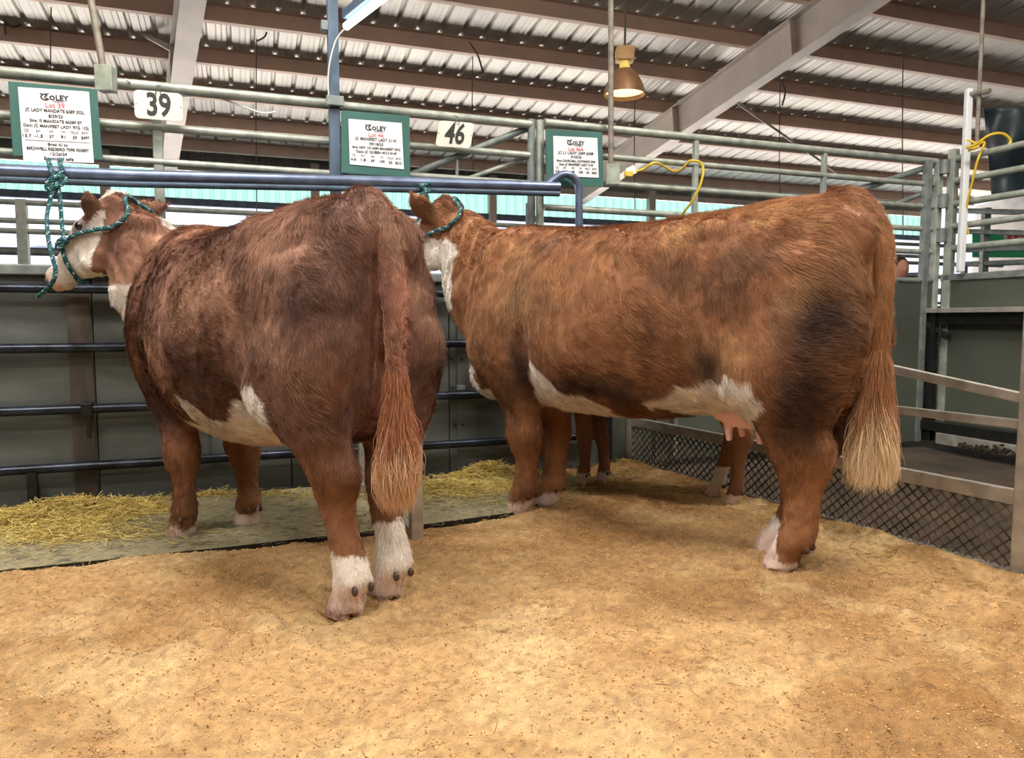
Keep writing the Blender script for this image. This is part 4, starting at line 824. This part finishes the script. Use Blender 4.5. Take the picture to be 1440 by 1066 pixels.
lot_sign([(11, 114), (136, 125), (144, 225), (18, 219)], [(25, 122), (125, 129), (132, 229), (33, 226)],
    dict(logo_v=.115, t=[('Lot 39', .5, .225, .105, 'red', .002, 0.27), ('JC LADY MANDATE 6589 302L', .5, .30, .073, 'ink', .002, 0.84), ('8/29/23', .5, .375, .07, 'ink', .002, 0.20),
      ('Sire: /S MANDATE 66589 ET', .5, .445, .068, 'ink', .002, 0.74), ('Dam: JC MANIFEST LADY 97G 132J', .5, .515, .068, 'ink', .0018, 0.92)] + row(HEADS, US, .585, .065, 'grey', 0) + row(['13.7', '-1.5', '57', '91', '29', '$497'], US, .655, .068, 'ink', .002) +
      [('Bred AI to', .5, .765, .068, 'ink', .001, 0.28), ('BIRDWELL REDBIRD 7098 0558ET', .5, .83, .068, 'ink', .002, 0.88), ('12/26/24', .5, .895, .068, 'ink', .001, 0.23), ('Examined safe', .5, .96, .07, 'ink', .002, 0.42)], rules=[.715]), 'green board with white paper for lot 39 hung on the top pipe at the left')
lot_sign([(480, 155), (576, 163), (577, 250), (480, 243)], [(490, 167), (565, 173), (568, 238), (492, 231)],
    dict(logo_v=.16, t=[('Lot 46', .5, .315, .10, 'red', .002, 0.28), ('JC MANIFEST LADY 211K', .5, .41, .078, 'ink', .002, 0.78), ('09/18/22', .5, .51, .072, 'ink', .002, 0.26),
      ('Sire: HJW 133 6589 MANIFEST 87G', .5, .60, .064, 'ink', .002, 0.90), ('Dam: JC QUEEN 4013 014F', .5, .69, .068, 'ink', .002, 0.76)] + row(HEADS, US, .785, .065, 'grey', 0) + row(['6.6', '1.8', '69', '109', '23', '$515'], US, .88, .07, 'ink', .002)), 'green board with white paper for lot 46 right of the blue-grey post')
lot_sign([(768, 181), (847, 186), (849, 263), (769, 260)], [(778, 191), (840, 194), (842, 250), (779, 247)],
    dict(logo_v=.15, t=[('Lot 46A', .5, .31, .105, 'red', .002, 0.34), ('JC L1 LADY 2409 6508', .5, .41, .08, 'ink', .002, 0.80), ('9/10/25', .5, .51, .075, 'ink', .002, 0.24),
      ('Sire: CHURCHILL ADVANCE 2466', .5, .61, .066, 'ink', .002, 0.88), ('Dam: JC MANIFEST LADY 211K', .5, .70, .066, 'ink', .002, 0.78)] + row(HEADS, US, .79, .065, 'grey', 0) + row(['4.8', '3.5', '58', '105', '36', '$462'], US, .885, .07, 'ink', .002)), 'green board with white paper for lot 46A above the bent end of the tying bar')
def plate(cor, s, label, tilt):
    q = [onplane(px, py, FO + FN * OFF, FN) for px, py in cor]; r_ = empty('number_plate', sum(q) / 4, label, 'number plate')
    TL, TR, BR, BL = q; X = unit(TR - TL); Zv = unit(TL - BL); w_ = np.linalg.norm(TR - TL); h_ = np.linalg.norm(TL - BL)
    c = sum(q) / 4; mb = MB(); vs = []; rr = .02; N = []
    for (sx, sy) in ((1, 1), (-1, 1), (-1, -1), (1, -1)):
        for k in range(5):
            a = math.radians({(1, 1): 0, (-1, 1): 90, (-1, -1): 180, (1, -1): 270}[(sx, sy)] + k * 22.5); N.append(c + X * (sx * (w_ / 2 - rr) + rr * math.cos(a)) + Zv * (sy * (h_ / 2 - rr) + rr * math.sin(a)))
    n_ = len(N); mb.add(N + [p - FN * .004 for p in N], [tuple(range(n_)), tuple(range(n_, 2 * n_))[::-1]] + [(i, (i + 1) % n_, n_ + (i + 1) % n_, n_ + i) for i in range(n_)]); mb.build('plate', M['plate'], r_)
    text(s, h_ * 1.12, c + FN * .002 - Zv * h_ * .01, M['ink'], r_, name='numerals', X=X, Z=Zv, bold=.0035, fit=h_ * .80)
    mb = MB(); top = (TL + TR) / 2
    for k in (-1, 1): mb.tube(catmull([top + X * .012 * k - Zv * .02 + FN * .003, top + X * .006 * k + Zv * .02 + FN * .004, top - X * .008 * k + Zv * .05 - FN * .06], 8), .0022, 6)
    mb.build('wire_tie', M['wire'], r_, True)
    for k in (-1, 1): mb = MB(); mb.ball(c + X * k * w_ * .46 + FN * .0005, .003, n=8); mb.build('hole', M['ink'], r_)
plate([(188, 126), (256, 132), (257, 170), (190, 166)], '39', 'white plate numbered 39 wired to the top pipe', 0)
plate([(618, 169), (667, 173), (662, 209), (612, 205)], '46', 'tilted white plate numbered 46 wired to the top pipe', 0)
# ================================================================== ELECTRICS, LAMP, WIRES
def conduit(px0, py0, px1, py1, Y, label, box=None, r=.017):
    a = at(px1, py1, Y); b = at(px0, py0, Y); r_ = empty('conduit', a, label, 'conduit'); b = b + (b - a) * .6
    mb = MB(); mb.tube([a, b], r, 10); mb.build('pipe', M['conduit'], r_, True)
    if box:
        c = at(box[0], box[1], Y - .02); mb = MB(); mb.box(c, .075, .06, .115); mb.box(c + A([0, -.032, 0]), .083, .006, .123); mb.build('outlet_box', M['box'], r_, bevel=.006)
    return r_
conduit(859, 0, 859, 232, 4.62, 'grey conduit dropping to an outlet box right of the sign of lot 46A', (861, 246))
conduit(128, 0, 146, 100, 3.72, 'dusty conduit dropping to an outlet box between the sign of lot 39 and its plate', (150, 112))
conduit(1383, 0, 1374, 200, 5.35, 'thin brown conduit hanging beside the white pole at the right', None, .014)
def cord(name, pts, r, m, label, cat, n=60): mb = MB(); mb.tube(catmull(pts, n), r, 8); return tag(mb.build(name, m, None, True), label, cat)
Yc = 4.6
mb = MB()
cp = [at(878, 247, Yc), at(892, 242, Yc), at(905, 238, Yc), at(922, 229, Yc), at(945, 240, 4.85), at(958, 238, 4.75), at(970, 226, 4.7)]
yc = empty('extension_cord', cp[0], 'yellow extension cord looped over the pipes above the side-on cow', 'cord')
mb.tube(catmull(cp, 50), .008, 8); cp2 = [at(970, 226, 4.7), at(984, 228, 4.72), at(989, 240, 4.72), at(984, 262, 4.72), at(972, 285, 4.75), at(960, 302, 4.8), at(955, 330, 4.85)]; mb.tube(catmull(cp2, 40), .008, 8); mb.build('cable', M['yellow'], yc, True)
mb = MB(); mb.box(at(884, 245, Yc), .05, .04, .035); mb.build('plug', M['yellow'], yc, bevel=.006); mb = MB(); mb.box(at(888, 240, Yc - .01), .06, .005, .05, unit([1, .3, .5]), (0, 1, 0), unit([-.5, 0, 1])); mb.build('tag', M['white'], yc)
cord('rope_loop', [at(1358, 208, 5.3), at(1372, 203, 5.25), at(1392, 190, 5.2), at(1410, 188, 5.2), at(1421, 197, 5.2), at(1418, 205, 5.2)], .009, M['yellow'], 'yellow rope loop over the side rail in front of the dark tarp', 'rope')
cord('rope_loop', [at(1360, 196, 5.35), at(1376, 205, 5.3), at(1362, 212, 5.3), at(1384, 200, 5.3), at(1375, 225, 5.3), at(1366, 262, 5.35), at(1358, 300, 5.4), at(1362, 330, 5.4)], .008, M['yellow'], 'tangled yellow rope hanging between the white pole and the dark tarp', 'rope')
cord('wire', [at(176, 112, 3.72), at(196, 122, 3.8), at(222, 134, 3.84), at(256, 135, 3.86), at(290, 134, 3.9), at(318, 141, 3.94), at(345, 151, 3.97), at(370, 159, 4.0), at(388, 157, 4.02)], .005, M['white'], 'white cable draped over the top pipe right of plate 39', 'cable')
cord('wire', [at(483, 42, 3.98), at(471, 60, 4.0), at(462, 100, 4.02), at(463, 140, 4.05), at(469, 156, 4.08), at(485, 160, 4.1)], .004, M['white'], 'white cable running down the blue-grey post', 'cable')
for i, (px, y0, y1, Y, kk) in enumerate([(72, 10, 112, 9.5, 'thin wire with hook hanging from the roof above the sign of lot 39'), (361, 30, 300, 10.5, 'thin wire hanging from the roof between plate 39 and the blue-grey post'), (665, 62, 240, 11, 'thin wire hanging from the roof above plate 46'), (893, 125, 300, 11, 'thin wire hanging behind the bell lamp'), (1097, 115, 300, 10.5, 'thin wire hanging left of the upper end of the right rafter brace'), (1270, 60, 330, 10, 'thin wire hanging left of the corner posts')]):
    if y1 > y0: cord('hanging_wire', [at(px, y0, Y), at(px - 1, (y0 + y1) / 2, Y), at(px, y1, Y)], .007, M['wire'], kk, 'wire', 8)
for i, (pts, kk) in enumerate([([(8, 50), (8, 30), (22, 14)], 'curled wire end at the upper left of the roof'), ([(8, 32), (18, 38), (30, 35)], 'short hooked wire left of the upper conduit'), ([(361, 58), (372, 52), (375, 45)], 'curled wire end above the middle of the top pipe'), ([(660, 60), (672, 78), (680, 105)], 'curved wire end above plate 46'), ([(1099, 115), (1104, 130), (1100, 148)], 'curved wire end right of the rafter brace')]):
    cord('wire_end', [at(a, b, 9.8) for a, b in pts], .012, M['wire'], kk, 'wire', 10)
cord('string', [at(1259, 372, 5.1), at(1254, 400, 5.1), at(1249, 430, 5.1), at(1253, 460, 5.1), at(1250, 500, 5.1), at(1252, 512, 5.1)], .004, M['conduit'], 'pale string hanging on the sheet fence behind the cow tail', 'string')
cord('string', [at(1259, 374, 5.12), at(1248, 402, 5.12), at(1243, 430, 5.12), at(1238, 452, 5.12)], .004, M['conduit'], 'pale string end swinging left beside the cow tail', 'string')
cord('rope_end', [fpt(1.15, .55, .02), fpt(1.13, .3, .03), fpt(1.12, .03, .04)], .012, M['conduit'], 'tan rope hanging at the far end of the mesh panel', 'rope')
# bell lamp
LC = at(878, 134, 6.6); bl = empty('bell_lamp', LC, 'lit bell-shaped lamp hanging from the roof above the sign of lot 46A', 'lamp')
sc_ = 6.6 / FOC
prof_ = [(28, 0), (27.5, 6), (24, 16), (18, 27), (12, 33), (8, 35)]
mb = MB(); mb.loft([(LC + A([0, 0, h * sc_]), (1, 0, 0), (0, 1, 0), r * sc_, r * sc_, r * sc_, 2) for r, h in prof_][::1], 30)
o = mb.build('shade', M['lampshade'], bl, True)
bm = bmesh.new(); bm.from_mesh(o.data); big = [f_ for f_ in bm.faces if len(f_.verts) > 6 and f_.calc_center_median().z < LC[2] + .01]; bmesh.ops.delete(bm, geom=big, context='FACES_ONLY'); bm.to_mesh(o.data); bm.free()
mb = MB(); mb.loft([(LC + A([0, 0, h * sc_ * .9]), (1, 0, 0), (0, 1, 0), r * sc_ * .96, r * sc_ * .96, r * sc_ * .96, 2) for r, h in prof_ if h > 3], 30); 
mb.build('reflector', M['lampin'], bl, True)
mb = MB(); mb.tube([LC + A([0, 0, 34 * sc_]), LC + A([0, 0, 46 * sc_])], 7 * sc_, 14); mb.build('socket', M['lampneck'], bl, True)
mb = MB(); mb.box(LC + A([0, 0, 54 * sc_]), 24 * sc_, 20 * sc_, 19 * sc_); mb.build('ballast_box', mat('ballast', sr(220, 190, 130), sr(196, 150, 100), .5), bl, bevel=.01)
mb = MB(); mb.tube([LC + A([0, 0, 62 * sc_]), LC + A([0, 0, 130 * sc_])], 1.6 * sc_, 8); mb.build('stem', M['wire'], bl, True)
# ================================================================== ROPES
M['rope'] = [mat('green_strand', sr(24, 104, 98), sr(14, 72, 78), .6, 0, 200), mat('blue_strand', sr(28, 84, 104), sr(20, 60, 84), .6, 0, 200), mat('flecked_strand', sr(30, 100, 100), sr(226, 236, 236), .6, 0, 160, lo=.55, hi=.6)]
def rope(mb, pts, r=.009, pitch=.045):
    P = catmull(pts, max(20, len(pts) * 14)); seg = np.r_[0, np.cumsum(np.linalg.norm(np.diff(P, axis=0), axis=1))]; n_ = max(24, int(seg[-1] / .006)); sI = np.linspace(0, seg[-1], n_)
    Q = np.c_[[np.interp(sI, seg, P[:, k]) for k in range(3)]].T; T_ = np.gradient(Q, axis=0); T_ /= np.linalg.norm(T_, axis=1, keepdims=True) + 1e-9
    ref = A([.3, -.9, .2]); a_ = np.cross(T_, ref); a_ /= np.linalg.norm(a_, axis=1, keepdims=True) + 1e-9; b_ = np.cross(T_, a_)
    for k in range(3):
        ph = 2 * math.pi * (sI / pitch + k / 3); mb.cur = k; mb.tube(Q + (a_ * np.cos(ph)[:, None] + b_ * np.sin(ph)[:, None]) * r * .52, r * .62, 6)
def onhead(HP, bv, pts, off=.010):
    o = []
    for h, v, w_ in pts:
        q = HP(h, v, w_); hit = bv.find_nearest(Vector(q)); n_ = A(hit[1]); o.append(A(hit[0]) + n_ * off)
    return o
def refine(HP, bv, pts, off=.014):
    P = catmull(pts, 40); return onhead(HP, bv, [tuple(p) for p in P], off)[::2]
# heifer halter and lead
h1 = empty('rope_halter', HP1(.26, -.08, .1), 'green rope halter on the left heifer with its lead tied to the bar', 'halter')
mb = MB(); rope(mb, refine(HP1, bv1, [(.30, .02, .12), (.22, -.01, .13), (.14, -.045, .13), (.06, -.085, .13), (-.01, -.11, .12), (-.06, -.07, .08), (-.07, .0, 0), (-.06, -.07, -.08), (.04, -.10, -.13), (.2, -.02, -.13), (.30, .02, -.12)])); mb.build('crown_strap', M['rope'], h1, True)
mb = MB(); rope(mb, refine(HP1, bv1, [(.30, .02, .12), (.31, .05, .04), (.31, .06, 0), (.31, .05, -.05), (.31, .0, -.12), (.36, -.08, -.09), (.41, -.15, -.04), (.41, -.17, 0), (.41, -.15, .05), (.36, -.08, .09), (.30, .02, .12)])); mb.build('nose_band', M['rope'], h1, True)
kn = A(onhead(HP1, bv1, [(.30, .02, .12)], .02)[0]); mb = MB(); rope(mb, [kn + .02 * A([math.cos(a), -.3 * math.sin(a), math.sin(a * 1.3)]) for a in np.linspace(0, 9, 12)], .010); mb.build('knot', M['rope'], h1, True)
bar1 = fpt(fs(77, 242, .09)[0], 1.615, .09)
def fp2(px, py, off=.14): return onplane(px, py, FO + FN * off, FN)
mb = MB(); k0 = fp2(78, 253, .15)
rope(mb, [fp2(68, 224, .07), fp2(70, 233, .12), fp2(74, 244, .14), k0, fp2(86, 240, .14), fp2(85, 230, .12), fp2(84, 224, .07)], .010); 
rope(mb, [fp2(80, 248, .15), fp2(68, 254, .15), fp2(67, 266, .15), fp2(80, 262, .17), fp2(92, 256, .16), fp2(90, 249, .15), fp2(78, 250, .16), fp2(72, 262, .15), fp2(84, 268, .15)], .010)
mb.build('tie_knot', M['rope'], h1, True)
mb = MB(); rope(mb, [fp2(80, 255, .16), fp2(84, 275, .16), fp2(86, 300, .17), fp2(88, 325, .2), fp2(91, 342, .24), kn]); mb.build('lead', M['rope'], h1, True)
cheek = kn
mb = MB(); rope(mb, [fp2(74, 262, .16), fp2(70, 285, .17), fp2(66, 305, .22), fp2(68, 335, .30), fp2(74, 362, .36), fp2(78, 378, .38), fp2(75, 395, .38), fp2(64, 408, .3), fp2(52, 418, .22)]); mb.build('lead_tail', M['rope'], h1, True)
# cow halter and lead
h2 = empty('rope_halter', HP2(.26, -.08, .1), 'green rope halter on the side-on cow with its lead tied to the bar', 'halter')
mb = MB(); rope(mb, refine(HP2, bv2, [(.30, .02, .12), (.22, -.01, .13), (.14, -.045, .13), (.06, -.085, .13), (-.01, -.11, .12), (-.06, -.07, .08), (-.07, .0, 0), (-.06, -.07, -.08), (.04, -.10, -.13), (.2, -.02, -.13), (.30, .02, -.12)])); mb.build('crown_strap', M['rope'], h2, True)
mb = MB(); rope(mb, refine(HP2, bv2, [(.30, .02, .12), (.31, .05, .04), (.31, .06, 0), (.31, .05, -.05), (.31, .0, -.12), (.36, -.08, -.09), (.41, -.15, -.04), (.41, -.17, 0), (.41, -.15, .05), (.36, -.08, .09), (.30, .02, .12)])); mb.build('nose_band', M['rope'], h2, True)
mb = MB(); rope(mb, [fp2(596, 256, .07), fp2(592, 262, .13), fp2(603, 268, .15), fp2(592, 274, .15), fp2(602, 280, .15), fp2(595, 262, .15), fp2(604, 258, .12), fp2(600, 254, .07)], .010)
rope(mb, [fp2(597, 272, .15), fp2(590, 290, .16), fp2(588, 310, .18), fp2(580, 330, .2), A(onhead(HP2, bv2, [(.30, .02, .12)], .02)[0])]); mb.build('lead', M['rope'], h2, True)
# ================================================================== BACKGROUND PENS, PERSON, BANNER
def bgpen(Y0, label, s0, s1, zs, posts, m=M['galvd'], r=.03):
    o_ = A([0, Y0, 0]); r_ = empty('background_pen', o_, label, 'fence panel'); P_ = lambda s, z: o_ + FE * s + A([0, 0, z])
    for z in zs: mb = MB(); mb.tube([P_(s0, z), P_(s1, z)], r, 8); mb.build('rail', m, r_, True)
    for s in posts: mb = MB(); mb.box(P_(s, max(zs) / 2), .08, .08, max(zs) + .05, FE, FN); mb.build('post', m, r_)
bgpen(8.2, 'pipe pen fence just beyond the board fence, thick top rail', -8, 6.5, (1.95, 1.79, 1.70, 1.3, .9), (-7, -4.6, -2.2, .3, 2.7, 5.2), M['galv'], .024)
bgpen(10.8, 'second pipe pen fence farther back in the barn', -10, 10, (1.95, 1.7, 1.45, 1.15), (-8, -4.5, -1, 2.5, 6, 9))
bgpen(13.2, 'farthest pipe pen fence near the white tarpaulin', -12, 13, (1.9, 1.6, 1.3, 1.0), (-9, -5, -1, 3, 7, 11))
r_ = empty('background_pen', at(1400, 360, 8), 'crossing pipe pen fence seen through the right side rails', 'fence panel')
for y0, y1 in ((296, 301), (325, 330), (352, 346), (372, 366)): mb = MB(); mb.tube([at(1345, y0, 9), at(1520, y1, 7.4)], .03, 8); mb.build('rail', M['galvd'], r_, True)
for px, Y in ((1387, 8.6), (1460, 8.0)): q = at(px, 300, Y); mb = MB(); mb.box((q[0], q[1], 1.05), .07, .07, 2.3); mb.build('post', M['galvd'], r_)
bn = empty('banner', at(1405, 345, 11), 'green and white banner with red marks hung in the far right of the barn', 'banner')
quadbox([at(1368, 326, 11), at(1500, 322, 11), at(1500, 362, 11), at(1368, 362, 11)], A([0, -1., 0]), .02, 'cloth', M['banner'], bn)
quadbox([at(1412, 325, 10.96), at(1500, 323, 10.96), at(1500, 352, 10.96), at(1412, 346, 10.96)], A([0, -1., 0]), .01, 'white_field', M['bannerw'], bn)
for k in range(6): x_ = 1417 + 9 * k; quadbox([at(x_, 330, 10.93), at(x_ + 6, 330, 10.93), at(x_ + 6, 341, 10.93), at(x_, 341, 10.93)], A([0, -1., 0]), .01, 'red_mark', M['bannerr'], bn, 0)
# person beyond the corner, head above the fence
pY = 7.6; hc = at(1266, 380, pY); pr_ = empty('person', (hc[0], hc[1], 0), 'dark-haired person in a pink shirt standing beyond the sheet fence, only the head showing', 'person')
zt = hc[2]; k = zt / 1.5; mb = MB(); X0 = A([hc[0], hc[1], 0])
def pw_(x, y, z): return X0 + A([x, y, z]) * k
up_ = A([0, 0, 1.]); fx = A([1., 0, 0]); fy = A([0, 1., 0])
mb.loft([(pw_(0, 0, z), fx, fy, a * k, b * k, b * k, 2.2) for z, a, b in ((.80, .15, .10), (.90, .17, .115), (1.05, .145, .10), (1.18, .165, .11), (1.28, .185, .10), (1.33, .12, .07), (1.37, .055, .055), (1.42, .05, .055))], 20)
mb.ball(pw_(0, -.01, 1.51), A([.075, .095, .115]) * k, n=18); mb.ball(pw_(0, -.10, 1.50), A([.012, .02, .02]) * k, n=8)
for s in (-1, 1):
    mb.tube([pw_(s * .17, 0, 1.28), pw_(s * .22, .01, 1.02), pw_(s * .22, -.05, .80), pw_(s * .21, -.07, .70)], A([.055, .045, .032, .03]) * k, 12)
    mb.tube([pw_(s * .085, 0, .84), pw_(s * .09, -.01, .46), pw_(s * .095, .02, .08), pw_(s * .095, -.08, .03)], A([.09, .065, .045, .04]) * k, 12)
    mb.ball(pw_(s * .076, 0, 1.5), A([.012, .02, .03]) * k, n=8)
mb_ = mb.mesh('person_body'); po = link('body', mb_, M['skin'], pr_, True); q_ = po.modifiers.new('r', 'REMESH'); q_.mode = 'VOXEL'; q_.voxel_size = .012; q_.use_smooth_shade = True
mb = MB(); mb.ball(pw_(0, .02, 1.535), A([.09, .10, .115]) * k, n=18); mb.build('hair', M['hairm'], pr_, True)
mb = MB(); mb.loft([(pw_(0, 0, z), fx, fy, a * k, b * k, b * k, 2.2) for z, a, b in ((.82, .175, .12), (.90, .185, .13), (1.05, .16, .115), (1.18, .18, .125), (1.28, .20, .115), (1.335, .13, .085))], 20)
for s in (-1, 1): mb.tube([pw_(s * .16, 0, 1.28), pw_(s * .215, .01, 1.10)], A([.068, .06]) * k, 12)
mb.build('shirt', M['shirt'], pr_, True)
mb = MB()
for s in (-1, 1): mb.tube([pw_(s * .08, 0, .88), pw_(s * .09, -.01, .46), pw_(s * .095, .015, .10)], A([.105, .078, .062]) * k, 14)
mb.build('trousers', M['jeans'], pr_, True)
